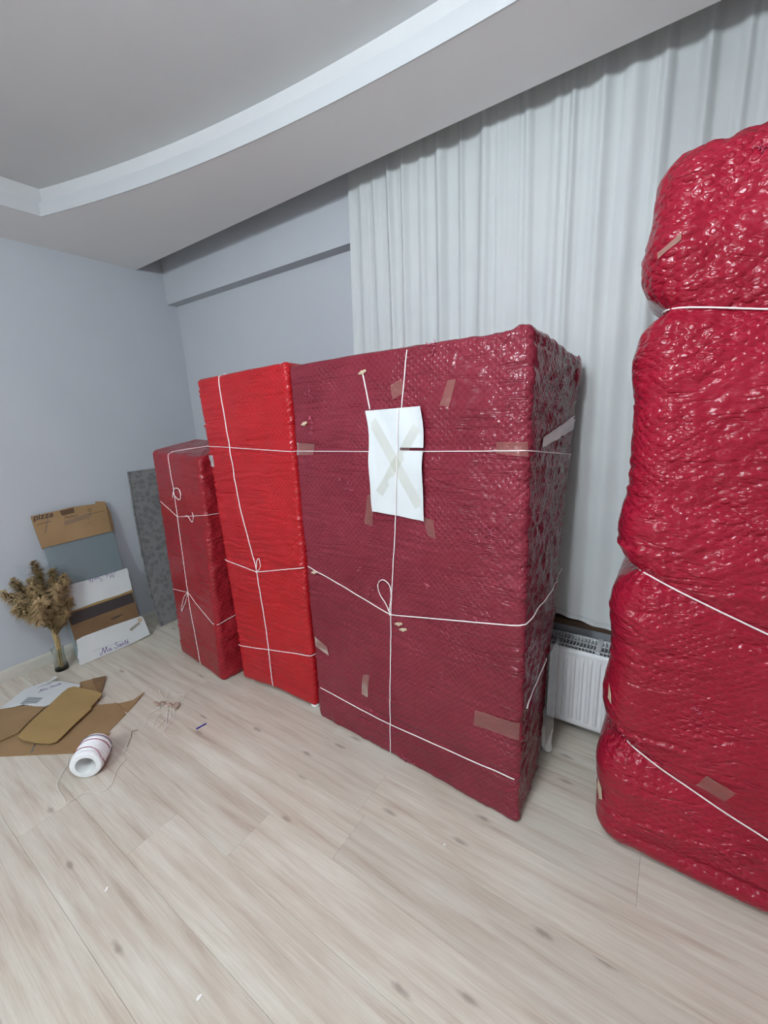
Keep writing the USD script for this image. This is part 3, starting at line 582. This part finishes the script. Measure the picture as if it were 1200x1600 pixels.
# ------------------------------------------------------------------ curtain, radiator, sill
def n1(x, seed): return noise(np.stack([x, np.zeros_like(x), np.zeros_like(x)], -1), seed)
def curtain(x0, x1, z0, z1, ycen):
    nx, nz = 700, 90
    s, t_ = np.meshgrid(np.linspace(0, 1, nx), np.linspace(0, 1, nz))
    X = x0 + (x1 - x0) * s - .045 * (1 - t_) * np.clip(1 - s * 6, 0, 1)
    rg = np.random.default_rng(77); Y = ycen - .012 * (n1(X * 4.5, 3) * 2 - 1) - .03 * (1 - t_) ** 2
    xc = x0 - .02
    while xc < x1 + .05:                                                   # each pleat is a rounded ridge; some die out downwards
        w, a, ab, dr = rg.uniform(.012, .026), rg.uniform(.014, .034), rg.uniform(.25, .9), rg.normal(0, .018)
        c = xc + dr * (1 - t_) + .004 * np.sin(3 * t_ + xc * 20)
        ww = w * (1 + .55 * (1 - t_))
        Y -= a * (ab + (1 - ab) * t_ ** 1.2) * np.exp(-((X - c) / ww) ** 2)
        for _ in range(2):                                                  # fine gathers near the heading tape
            c2 = c + rg.uniform(-.035, .035); Y -= rg.uniform(.002, .007) * np.clip(t_ * 1.4 - .35, 0, 1) ** 1.5 * np.exp(-((X - c2) / rg.uniform(.005, .009)) ** 2)
        xc += rg.uniform(.05, .115)
    Y -= .003 * (noise(np.stack([X * 14, t_ * 22, X * 0], -1), 4) - .5) * (1 - t_)
    hem = .016 * (n1(X * 3.2, 6) - .5) + np.interp(X, [-1.5, -.36, -.16, .0, 2.4], [.58, .572, .548, .545, .56])
    Z = hem + (z1 - hem) * t_
    G = np.stack([X, Y, Z], -1); m = quad_grid(G); B = G.copy(); B[..., 1] += .0012
    f = m.faces
    # small turned hem at the bottom
    return cat_([trimesh.Trimesh(G.reshape(-1, 3), f[:, ::-1], process=False), trimesh.Trimesh(B.reshape(-1, 3), f, process=False)]), G
cm, CG = curtain(-1.462, 2.34, .58, 2.70, 1.925)
t = thing('curtain', 'long off-white pleated curtain hanging from the ceiling niche to the radiator', 'curtain')
obj('fabric', cm, M_curtain, t, smooth=True)
hemrow = CG[1].copy(); hemrow[:, 1] -= .0025; obj('hem', tube(hemrow[::4], .0032, 5, .5), M_curtain, t, smooth=True)
obj('curtain_rail', cbox(-1.5, 2.38, 1.905, 1.945, 2.700, CEIL, .003), M_white, t)

struct('trim_2', cbox(-1.2, 2.2, 1.965, YB, .487, .520, .004), M_sill)         # wooden sill under the curtain

RX0, RX1, RZ0, RZ1, RY = -.43, .95, .048, .432, 1.848
t = thing('radiator', 'white panel radiator with vertical flutes below the curtain hem', 'radiator')
pan = []
def flute_panel(y, sgn):
    pitch = .0335; nx, nz = 900, 40
    x = np.linspace(RX0, RX1, nx); z = np.linspace(RZ0, RZ1, nz)
    X, Z = np.meshgrid(x, z)
    ph = ((X - RX0 - .03) / pitch) % 1; inx = (X > RX0 + .03) & (X < RX1 - .03)
    chan = np.clip((np.abs(ph - .5) - .18) / .10, 0, 1); chan = chan * chan * (3 - 2 * chan)
    ends = np.clip((Z - RZ0 - .03) / .016, 0, 1) * np.clip((RZ1 - .03 - Z) / .016, 0, 1)
    Y = y - sgn * .008 * chan * 0 + .008 * (1 - chan) * ends * inx * sgn * -1 + .004 * sgn
    Y += sgn * .006 * (np.clip((Z - RZ1 + .008) / .008, 0, 1) ** 2 + np.clip((RZ0 + .008 - Z) / .008, 0, 1) ** 2)
    m = quad_grid(np.stack([X, Y, Z], -1)); 
    if sgn > 0: m.faces = m.faces[:, :]
    return m
obj('front_panel', cat_([flute_panel(RY, 1), bx(RX0, RX1, RY + .012, RY + .018, RZ0, RZ1)]), M_white, t, smooth=40)
obj('back_panel', cbox(RX0, RX1, RY + .145, RY + .160, RZ0, RZ1, .004), M_white, t)
for xa, xb in ((RX0 - .003, RX0), (RX1, RX1 + .003)):
    obj('side_cover', cbox(xa, xb, RY + .002, RY + .160, RZ0 + .005, RZ1 + .004, .001), M_white, t)
fins = []
for i, x in enumerate(np.arange(RX0 + .012, RX1 - .01, .0145)):
    fins.append(bx(x, x + .003, RY + .020, RY + .140, RZ1 - .06, RZ1 + .002))
fins += [bx(RX0, RX1, y, y + .004, RZ1 - .008, RZ1 - .002) for y in (RY + .05, RY + .10)]
tag(obj('grille', cat_(fins), M_white, t, smooth=False), kind='stuff')
obj('bracket', bx(-.205, -.185, RY + .03, RY + .158, RZ1 - .01, RZ1 + .004), M_white, t)
for x in (RX0 + .15, RX1 - .15): obj('wall_bracket', bx(x - .015, x + .015, RY + .158, YB - .003, .10, .40), M_white, t)

# ------------------------------------------------------------------ grey mat leaning on the left wall
prof = smooth_path([(-3.105, 0, .004), (-3.150, 0, .22), (-3.215, 0, .56), (-3.245, 0, .85), (-3.262, 0, 1.168)], 10)
def mat_sheet():
    ys = np.linspace(0, 1, 26); out = []
    k = np.linspace(0, 1, len(prof))
    lo = np.interp(prof[:, 2], [0, .25, .54, 1.17], [1.425, 1.411, 1.429, 1.459]); hi = lo + .38
    G = np.stack([prof[:, 0][:, None] + .003 * (noise(np.stack([np.repeat(prof[:, 2][:, None] * 9, 26, 1), np.repeat(ys[None] * 3, len(prof), 0), np.zeros((len(prof), 26))], -1), 3) - .5), lo[:, None] + (hi - lo)[:, None] * ys[None], np.repeat(prof[:, 2][:, None], 26, 1)], -1)
    crease = np.exp(-((prof[:, 2] - .56) / .014) ** 2); G[..., 0] -= .012 * crease[:, None]
    B = G.copy(); B[..., 0] -= .012
    a = quad_grid(G); b = quad_grid(B); b.faces = b.faces[:, ::-1]
    n, m = G.shape[:2]
    ring = [(i, 0) for i in range(n)] + [(n - 1, j) for j in range(1, m)] + [(i, m - 1) for i in range(n - 2, -1, -1)] + [(0, j) for j in range(m - 2, 0, -1)]
    R = np.array([G[i, j] for i, j in ring] + [B[i, j] for i, j in ring]); k_ = len(ring)
    F_ = [(i, (i + 1) % k_, k_ + (i + 1) % k_) for i in range(k_)] + [(i, k_ + (i + 1) % k_, k_ + i) for i in range(k_)]
    w = cat_([a, b, trimesh.Trimesh(R, F_, process=False)]); w.merge_vertices(); trimesh.repair.fix_normals(w); return w, G
mm, MG = mat_sheet()
t = thing('folding_mat', 'grey patterned folding mat leaning against the left wall behind the shortest red package', 'mat')
obj('mat_body', mm, M_mat, t, smooth=40)
obj('edge_binding', tube(MG[:, 0] + (.001, -.001, 0), .006, 6), M_mat, t, smooth=True)
obj('edge_binding', tube(MG[-1] + (-.005, 0, .002), .0085, 6), M_mat, t, smooth=True)

# ------------------------------------------------------------------ glass pane wrapped in cardboard, leaning on the left wall
O = np.array([-3.069, .854, 0.0]); EX = np.array([.04237, .99910, 0]); EY = np.array([-.20228, .00858, .97929]); EZ = np.cross(EX, EY)
BM = frame_mat(O + EZ * .0 + np.array([.004, 0, .004]), EX, EY, EZ)
def bd(poly, z0, th):
    m = extrude(Polygon(poly), th); m.apply_translation((0, 0, z0)); m.apply_transform(BM); return m
t = thing('wrapped_glass_panel', 'glass panel banded with brown and white cardboard, leaning on the wall beside the dried grass', 'panel')
obj('glass_pane', bd([(.006, .012), (.400, .012), (.402, .985), (.004, .985)], -.004, .006), M_pane, t, smooth=False)
cb = obj('cardboard_band', bd([(-.016, .997), (.12, 1.004), (.20, 1.012), (.343, 1.006), (.350, 1.022), (.403, 1.010), (.398, .90), (.391, .799), (.20, .795), (-.007, .788), (-.014, .90)], .004, .007), M_card, t, smooth=False)
for nm, poly in (('side_flap', [(.391, .80), (.412, .80), (.420, .93), (.403, 1.01)]),): obj(nm, bd(poly, -.006, .010), M_card_d, t, smooth=False)
obj('cardboard_backing', bd([(-.010, .995), (.400, 1.0), (.394, .792), (-.004, .782)], -.012, .007), M_card_d, t, smooth=False)
w1 = obj('carton_band', bd([(.030, .512), (.10, .520), (.22, .516), (.421, .520), (.425, .478), (.419, .473), (.420, .42), (.416, .362), (.33, .356), (.19, .358), (.06, .352), (.030, .358), (.019, .374), (.022, .44)], .004, .010), M_carton, t, smooth=False)
obj('brown_band', bd([(.018, .40), (.42, .40), (.415, .12), (.02, .12)], .001, .003), M_card_d, t, smooth=False)
obj('dark_tape', bd([(.026, .338), (.412, .338), (.413, .270), (.026, .262)], .0042, .0008), M_darkwrap, t, smooth=False)
obj('carton_edge', bd([(.030, .356), (.42, .362), (.42, .345), (.20, .342), (.040, .346)], .003, .004), M_card_y, t, smooth=False)
w2 = obj('carton_band', bd([(.025, .161), (.069, .168), (.25, .166), (.425, .158), (.436, .14), (.450, .006), (.30, -.004), (.012, -.004), (.004, .004), (.012, .038), (.006, .046), (.020, .10)], .004, .010), M_carton, t, smooth=False)
def ink(pts, w, z, mat_, parent, name, Mx=None):
    """a pen stroke as a thin ribbon in the panel's plane"""
    ms = []
    for s in pts:
        p = smooth_path(np.array([[x, y, 0] for x, y in s]), 5); ms.append(tube(p, w, 5, .25))
    m = cat_(ms); m.apply_translation((0, 0, z)); m.apply_transform(BM if Mx is None else Mx); return obj(name, m, mat_, parent, smooth=False)
# cursive lettering, cap height 1, built from strokes
SCRIPT = [[(-.30, .20), (-.38, .02), (-.22, -.05), (-.02, .25), (.25, .95), (.33, 1.), (.35, .3), (.40, .02), (.62, .55), (.85, 1.), (.82, .4), (.86, .05), (.98, .06)],                      # M
          [(1.42, .42), (1.25, .45), (1.12, .2), (1.22, .02), (1.38, .15), (1.45, .45), (1.44, .12), (1.56, .04), (1.66, .14)],                                                            # a
          [(2.72, .85), (2.60, 1.03), (2.36, .92), (2.42, .66), (2.62, .42), (2.55, .05), (2.25, -.03), (2.05, .15), (2.12, .32)],                                                         # S
          [(3.10, .42), (2.93, .45), (2.80, .2), (2.90, .02), (3.06, .15), (3.13, .45), (3.12, .12), (3.24, .04), (3.32, .14)],                                                            # a
          [(3.36, .42), (3.38, .02), (3.40, .25), (3.58, .46), (3.66, .36), (3.66, .08), (3.78, .06)],                                                                                     # n
          [(4.02, .85), (3.94, .2), (4.0, .02), (4.14, .10)], [(3.82, .52), (4.16, .58)],                                                                                                  # t
          [(4.22, .22), (4.42, .30), (4.40, .45), (4.26, .40), (4.22, .12), (4.36, .0), (4.58, .14)], [(4.38, .62), (4.52, .80)]]                                                          # e with its accent
def script(x, y, h, sx=1., flip=1): return [[(x + flip * h * sx * px, y + flip * h * py) for px, py in s] for s in SCRIPT]
ink(script(.140, .010, 0.036, 1.02), .0019, .0145, M_purple, w2, 'lettering')
ink([[(.09 + .006 * i, .052 - .0006 * i * .6), (.0935 + .006 * i, .052 - .0006 * i * .6)] for i in range(31)], .0012, .0144, M_inkgrey, w2, 'small_print')
ink(script(.335, .520, .034, 1.0, -1), .0013, .0145, M_purple, w1, 'lettering')
obj('clear_tape', bd([(.395, .150), (.425, .148), (.430, .122), (.400, .120)], .0142, .0006), M_beige, w2, smooth=False)
obj('clear_tape', bd([(.33, .10), (.40, .125), (.41, .108), (.34, .080)], .0142, .0006), M_tape_clear, w2, smooth=False)
ink([[(.245, .212), (.28, .216), (.322, .214)], [(.255, .206), (.30, .210)]], .0028, .0045, M_ink, t, 'marker_stroke')
# writing on the top cardboard
def lettering(text, h, x, y, z, mat_, parent, slant=0., rot=0., Mx=BM, bold=True, name='lettering'):
    m = text_mesh(text, h, .0006, bold); m.vertices[:, 0] += slant * m.vertices[:, 1]
    c, s = math.cos(rot), math.sin(rot); v = m.vertices.copy(); m.vertices[:, 0], m.vertices[:, 1] = c * v[:, 0] - s * v[:, 1], s * v[:, 0] + c * v[:, 1]
    m.apply_translation((x, y, z)); m.apply_transform(Mx); return obj(name, m, mat_, parent, smooth=False)
lettering('pizza', .030, -.010, .968, .0112, M_ink, cb, .25, .03)
obj('printed_block', bd([(.135, 1.000), (.215, 1.005), (.212, .972), (.140, .966)], .011, .0005), M_inkbrown, cb, smooth=False)
ink([[(.150, .944), (.160, .962), (.168, .944), (.176, .955), (.182, .944), (.192, .958), (.200, .946), (.212, .955), (.222, .948)]], .0022, .0112, M_inkbrown, cb, 'lettering')
rg_ = trimesh.creation.annulus(.008, .0115, .0006); rg_.apply_translation((.299, .972, .0113)); rg_.apply_transform(BM); obj('ring_mark', rg_, M_inkbrown, cb, smooth=False)
ink([[(.29, .945), (.33, .948), (.385, .950)]], .0018, .0112, M_inkbrown, cb, 'printed_line'); ink([[(0, .935), (.03, .942), (.075, .945)]], .0018, .0112, M_inkbrown, cb, 'printed_line')
for y_ in (.915, .885): ink([[(.275, y_), (.281, y_ - .001)]], .0022, .0112, M_inkbrown, cb, 'printed_dot')
obj('clear_tape', bd([(.066, .985), (.078, .985), (.035, .875), (.026, .880)], .0112, .0005), M_tape_clear, cb, smooth=False)
obj('clear_tape', bd([(.14, .93), (.30, .955), (.30, .925), (.14, .90)], .0112, .0004), M_tape_clear, cb, smooth=False)

# ------------------------------------------------------------------ dried grass in a small glass vase
VX, VY = -3.118, .783
t = thing('glass_vase', 'small clear glass vase on the floor by the left wall', 'vase', (VX, VY, 0))
outer = [(0, 0), (.036, 0), (.038, .004), (.037, .02), (.030, .06), (.029, .11), (.033, .15)]; inner = [(.031, .15), (.027, .11), (.028, .06), (.034, .025), (.030, .014), (0, .012)]
obj('vase_body', lathe(outer + inner, 40), M_vase, t, smooth=50)
plumes = [((-3.10, .60, .615), .30, 1, 'leftmost'), ((-3.15, .665, .655), .26, 0, 'upleft'), ((-3.17, .785, .72), .22, 0, 'top'), ((-3.12, .855, .665), .24, 0, ''), ((-3.07, .895, .62), .22, 1, 'upright'), ((-3.06, .72, .60), .24, 0, ''),
          ((-3.03, .83, .58), .24, 1, ''), ((-3.045, .885, .47), .24, 0, ''), ((-2.99, .705, .40), .20, 1, 'low'), ((-3.03, .84, .40), .20, 0, 'lowright'), ((-3.07, .63, .50), .26, 0, ''), ((-3.13, .74, .63), .24, 1, ''), ((-3.02, .77, .50), .24, 0, '')]
labels = {'leftmost': 'dried grass plume bending farthest left from the vase', 'top': 'dried grass plume standing highest in the vase', 'upleft': 'dried grass plume just right of the leftmost one, pointing up at the wall', 'upright': 'light dried grass plume at the upper right, in front of the glass panel', 'lowright': 'dried grass plume hanging lowest on the right, above the stems',
          'low': 'light dried grass plume drooping lowest at the front of the bunch', '': 'straw-coloured dried grass plume in the middle of the bunch'}
for i, (tip, L, mt, which) in enumerate(plumes):
    rg = np.random.default_rng(500 + i); tip = np.array(tip)
    base = np.array([VX + rg.uniform(-.014, .014), VY + rg.uniform(-.012, .012), .016]); mid = np.array([VX + rg.uniform(-.02, .02), VY + .008 + rg.uniform(-.02, .02), .27])
    if which == 'low': pts = [base, mid, np.array([-3.02, .745, .50]), np.array([-2.995, .715, .48]), tip]
    else: pts = [base, mid, mid * .45 + tip * .55 + np.array([0, 0, .03]), tip]
    sp = smooth_path(pts, 24); arc_l = np.r_[0, np.cumsum(np.linalg.norm(np.diff(sp, axis=0), axis=1))]
    p = thing('dried_plume', labels[which], 'dried grass', base, group='dried plumes in the glass vase' if which == '' else None)
    obj('stem', tube(sp - base, np.linspace(.0028, .0012, len(sp)), 6), M_stem, p, smooth=True)
    nc, per_ = 170, 10; n = nc * per_                                     # spikelets: clusters of short curling fibres
    uc = rg.uniform(0, 1, nc) ** .85; rc_ = rg.normal(size=(nc, 3)); u = np.clip(np.repeat(uc, per_) + rg.normal(0, .02, n), 0, 1); at_ = arc_l[-1] - L * u
    c = np.stack([np.interp(at_, arc_l, sp[:, k]) for k in range(3)], 1); tg = np.stack([np.interp(at_ + .01, arc_l, sp[:, k]) - np.interp(at_ - .01, arc_l, sp[:, k]) for k in range(3)], 1); tg /= np.linalg.norm(tg, axis=1, keepdims=True) + 1e-9
    rnd = np.repeat(rc_, per_, 0) + rg.normal(0, .28, (n, 3)); rnd -= (rnd * tg).sum(1, keepdims=True) * tg; rnd /= np.linalg.norm(rnd, axis=1, keepdims=True)
    wid = .048 * np.sin(np.clip(u * .92 + .08, 0, 1) * PI) ** .7 + .008
    ln = wid * np.repeat(rg.uniform(.55, 1.25, nc), per_) * rg.uniform(.7, 1.1, n); a = c + tg * ln[:, None] * .55 + rnd * ln[:, None]; a[:, 2] -= ln * .4
    m1 = (c + a) / 2 + tg * (.22 * ln)[:, None]
    sd = np.cross(tg, rnd) * .0019
    V_ = np.stack([c - sd * .6, c + sd * .6, m1 + sd * 1.3, m1 - sd * 1.3, a], 1).reshape(-1, 3); q = np.arange(n)[:, None] * 5
    Fc = np.concatenate([q + [0, 1, 2], q + [0, 2, 3], q + [3, 2, 4]])
    keep_min = V_[:, 0] > XL + .01; V_[:, 0] = np.maximum(V_[:, 0], XL + .012)
    tag(obj('plume', trimesh.Trimesh(V_ - base, Fc, process=False), M_plume2 if mt else M_plume, p, smooth=False), kind='stuff')

# ------------------------------------------------------------------ cardboard lying on the floor
def lying(poly, z, th=.0045, tilt=(0, 0), curl=None):
    m = extrude(Polygon(poly).buffer(0), th); c = np.mean(np.array(poly), 0)
    m = m.subdivide() if curl else m
    v = m.vertices.copy(); dz = z + tilt[0] * (v[:, 0] - c[0]) + tilt[1] * (v[:, 1] - c[1])
    if curl: dz += curl(v[:, 0], v[:, 1])
    v[:, 2] += dz; m.vertices = v; return m
A_ = [(-2.616, .257), (-2.796, .295), (-2.711, .453), (-2.541, .716), (-2.425, .81), (-2.287, .791), (-2.225, .677), (-2.207, .678), (-2.147, .593), (-2.217, .523), (-2.506, .324)]
t = thing('cardboard_sheet', 'largest flat brown cardboard sheet, lowest on the floor beside the string spool', 'cardboard')
obj('sheet', lying(A_, .0005), M_card, t, smooth=False)
obj('corner_flap', lying([(-2.425, .81), (-2.372, .868), (-2.379, .934), (-2.287, .791)], .001, .004, (0, .10)), M_card, t, smooth=False)
obj('clear_tape', lying([(-2.40, .41), (-2.46, .445), (-2.455, .45), (-2.395, .416)], .0052, .0004), M_tape_clear, t, smooth=False)
E_ = [(-2.833, .779), (-2.803, .833), (-2.66, .80), (-2.59, .79), (-2.532, .762), (-2.724, .700)]
t = thing('cardboard_sheet', 'small brown cardboard piece sticking out past the printed white carton', 'cardboard')
obj('sheet', lying(E_, .004, .0045), M_card, t, smooth=False); obj('fold_flap', lying([(-2.803, .833), (-2.747, .889), (-2.600, .800), (-2.66, .79)], .006, .004, (0, .12)), M_card_d, t, smooth=False)
B_ = [(-3.004, .367), (-2.943, .433), (-2.911, .483), (-2.742, .578), (-2.672, .487), (-2.615, .425), (-2.624, .355), (-2.646, .288)]
t = thing('cardboard_sheet', 'brown cardboard sheet at the left edge, under the printed white carton', 'cardboard')
obj('sheet', lying(B_, .0075, .0045, (.012, .0)), M_card, t, smooth=False)
C_ = [(-2.935, .433), (-3.032, .568), (-3.011, .658), (-2.938, .715), (-2.781, .765), (-2.748, .743), (-2.781, .703), (-2.731, .603), (-2.734, .577), (-2.788, .545), (-2.868, .516), (-2.888, .479)]
t = thing('printed_carton', 'white carton piece with purple lettering and a grey printed block, on brown cardboard', 'cardboard')
ZC = .014
obj('sheet', lying(C_, ZC, .0045), M_carton, t, smooth=False)
obj('fold_flap', lying([(-2.972, .652), (-3.007, .712), (-2.96, .709), (-2.963, .672)], ZC + .014, .004, (.3, .3)), M_carton, t, smooth=False)
CMX = frame_mat(np.array([-2.955, .605, ZC + .005]), np.array([.25, .968, 0]), np.array([-.968, .25, 0]), np.array([0, 0, 1.]))
ink(script(.012, -.035, .022, 1., 1), .0014, .0, M_purple, t, 'lettering', CMX)
ink([[(.0, .02), (.03, .022), (.06, .018)], [(.02, .035), (.06, .037)]], .0011, .0, M_purple, t, 'lettering', CMX)
for k in range(4):
    a, b = k / 4, (k + .72) / 4; g0, g1, g2, g3 = [np.array(p) for p in ((-2.884, .506), (-2.917, .556), (-2.833, .599), (-2.806, .559))]
    obj('printed_block', lying([g0 + (g1 - g0) * a, g0 + (g1 - g0) * b, g3 + (g2 - g3) * b, g3 + (g2 - g3) * a], ZC + .0046, .0003), M_inkgrey, t, smooth=False)
D_ = [(-2.564, .41), (-2.644, .492), (-2.724, .608), (-2.770, .668), (-2.791, .708), (-2.775, .732), (-2.736, .745), (-2.65, .772), (-2.578, .791), (-2.545, .784), (-2.488, .706), (-2.472, .703), (-2.403, .583), (-2.367, .53), (-2.353, .503), (-2.368, .478), (-2.428, .448), (-2.514, .415)]
t = thing('cardboard_sheet', 'mustard brown cardboard piece with rounded ends lying on top of the pile', 'cardboard')
obj('sheet', lying(D_, .0205, .005, (-.014, .008)), M_card_y, t, smooth=False)
ink([[(-2.64, .56), (-2.59, .60), (-2.52, .645)], [(-2.60, .475), (-2.53, .51), (-2.45, .55)]], .0012, .0258, M_card, t, 'crease_line', np.eye(4))

# ------------------------------------------------------------------ string spool, loose twine, floor scraps
ax = np.array([.743, -.669, 0]); ax /= np.linalg.norm(ax); side_ = np.cross([0, 0, 1.], ax)
SM = frame_mat(np.array([-2.09, .585, .0665]), side_, np.array([0, 0, 1.]), ax)
t = thing('twine_spool', 'white spool of twine lying on the floor by the cardboard', 'spool')
win = [(.050, 0), (.060, .003), (.0635, .012), (.0640, .022)]
for k in range(14): win += [(.0632 + .0012 * math.sin(2.3 * k), .026 + k * .0062), (.0655 + .0008 * math.sin(1.7 * k), .029 + k * .0062)]
win += [(.0640, .118), (.0625, .126), (.058, .130), (.045, .130)]
def place(m): m = m.copy(); m.apply_transform(SM); m.fix_normals(); return m
obj('winding', place(lathe(win + [(.045, 0), (.050, 0)], 56)), M_spool, t, smooth=50)
obj('core_tube', place(lathe([(.040, -.001), (.0452, -.001), (.0452, .1305), (.040, .1305), (.040, -.001)], 48)), M_gloss_white, t, smooth=40)
def wrapped(z0, z1, a0, a1, r=.0665):
    s = np.linspace(0, 1, 60); an = a0 + (a1 - a0) * s; return tube(np.stack([r * np.cos(an), r * np.sin(an), z0 + (z1 - z0) * (s + .12 * np.sin(2 * PI * s))], 1), .0015, 5)
for z0, z1, a0, a1, m_ in ((.020, .024, 0, 6.1, M_bluethread), (.125, .062, .3, 3.2, M_redthread), (.062, .122, 3.2, 6.5, M_redthread), (.045, .05, 0, 4, M_redthread)):
    obj('thread', place(wrapped(z0, z1, a0, a1)), m_, t, smooth=True)
def lay(pts, r=.0016, z=.002, lift=None):
    p = smooth_path(np.array([[x, y, z] for x, y in pts]), 8)
    p[:, 2] += .004 * np.abs(np.sin(np.arange(len(p)) * .35)) + (0 if lift is None else lift); return tube(p, r, 6, .6)
t = thing('loose_twine', 'loose strand of twine curling around the white spool', 'twine')
obj('strand', lay([(-2.211, .50), (-2.157, .475), (-2.121, .441), (-2.065, .406), (-1.963, .396), (-1.924, .396), (-1.921, .451), (-1.86, .499), (-1.87, .541), (-1.931, .586), (-1.956, .638), (-2.000, .642), (-2.018, .676)]), M_twine, t, smooth=True)
t = thing('loose_twine', 'short dark-looking twine bit on the floor between spool and tangle', 'twine')
obj('strand', lay([(-2.035, .680), (-2.047, .690), (-2.084, .721), (-2.12, .745), (-2.105, .765)], .0013), M_card_d, t, smooth=True)
t = thing('twine_tangle', 'tangle of pale twine around a brown tape bit on the floor', 'twine')
obj('strand', lay([(-2.106, .795), (-2.174, .852), (-2.171, .895), (-2.204, .959), (-2.226, 1.016), (-2.151, 1.041), (-2.156, .994), (-2.247, .971), (-2.333, .999), (-2.336, 1.031), (-2.274, 1.02), (-2.22, .975), (-2.09, .931), (-2.062, .881), (-2.031, .824), (-2.074, .83), (-2.125, .887), (-2.103, .917), (-2.035, .897), (-1.98, .829), (-1.934, .817), (-1.922, .83)], .0016), M_twine, t, smooth=True)
obj('strand', lay([(-2.14, .94), (-2.08, .90), (-2.03, .87), (-2.0, .85), (-2.02, .90), (-2.08, .94), (-2.15, .96), (-2.19, .93), (-2.16, .90)], .0018), M_string, t, smooth=True)
rg = np.random.default_rng(9); ms = []
for k in range(9):
    m = trimesh.creation.icosphere(1, .013); m.vertices *= (1.4, .8, .5); m.vertices += rg.normal(0, .002, m.vertices.shape); s = k / 8; m.apply_translation((-2.225 + .13 * s, .925 + .04 * s + rg.normal(0, .008), .008 + rg.uniform(0, .006))); m.vertices[:, 2] = np.maximum(m.vertices[:, 2], .0005); ms.append(m)
obj('tape_bit', cat_(ms), M_brownbit, t, smooth=False)
tag(obj('plastic_strip', lying([(-1.851, .979), (-1.842, .976), (-1.851, .926), (-1.860, .929)], .0003, .002), M_blue, None, smooth=False), 'thin blue plastic strip lying on the floorboards', 'strip')
for (x, y), s, lab in (((-1.428, .33), .011, 'white scrap on the floor below the spool, left of the picture'), ((-.915, .346), .010, 'white scrap on the floorboards near the bottom edge of the picture'), ((-.543, 1.064), .007, 'tiny white scrap in front of the wide crimson package')):
    rg = np.random.default_rng(int(abs(x) * 1000)); a = np.sort(rg.uniform(0, 2 * PI, 7)); pts = [(x + s * (.5 + .2 * rg.random()) * math.cos(k), y + s * 1.2 * (.6 + .3 * rg.random()) * math.sin(k)) for k in a]
    m = lying(pts, .0002, .0022); tag(obj('foam_scrap', m, M_scrap, None, smooth=False), lab, 'scrap')

# ------------------------------------------------------------------ the room's lamp and an added fill lamp (both above and behind the view)
for at_, mb, lab in ((LAMP, M_bulb, 'round glowing pendant lamp hanging from the tray ceiling nearest the curtain'), (LAMP_FILL, M_bulb2, 'added unseen pendant fill lamp, hanging farthest from the curtain')):
    t = thing('pendant_lamp', lab, 'lamp', at_)
    obj('globe', trimesh.creation.icosphere(3, .085), mb, t, smooth=True)
    obj('cord', tube([(0, 0, .085), (0, 0, CEIL - at_[2] - .02)], .004, 8), M_cord, t, smooth=True)
    obj('canopy', lathe([(0, 0), (.05, .003), (.05, .02), (0, .02)], 32).apply_translation((0, 0, CEIL - at_[2] - .02)), M_white, t, smooth=30)
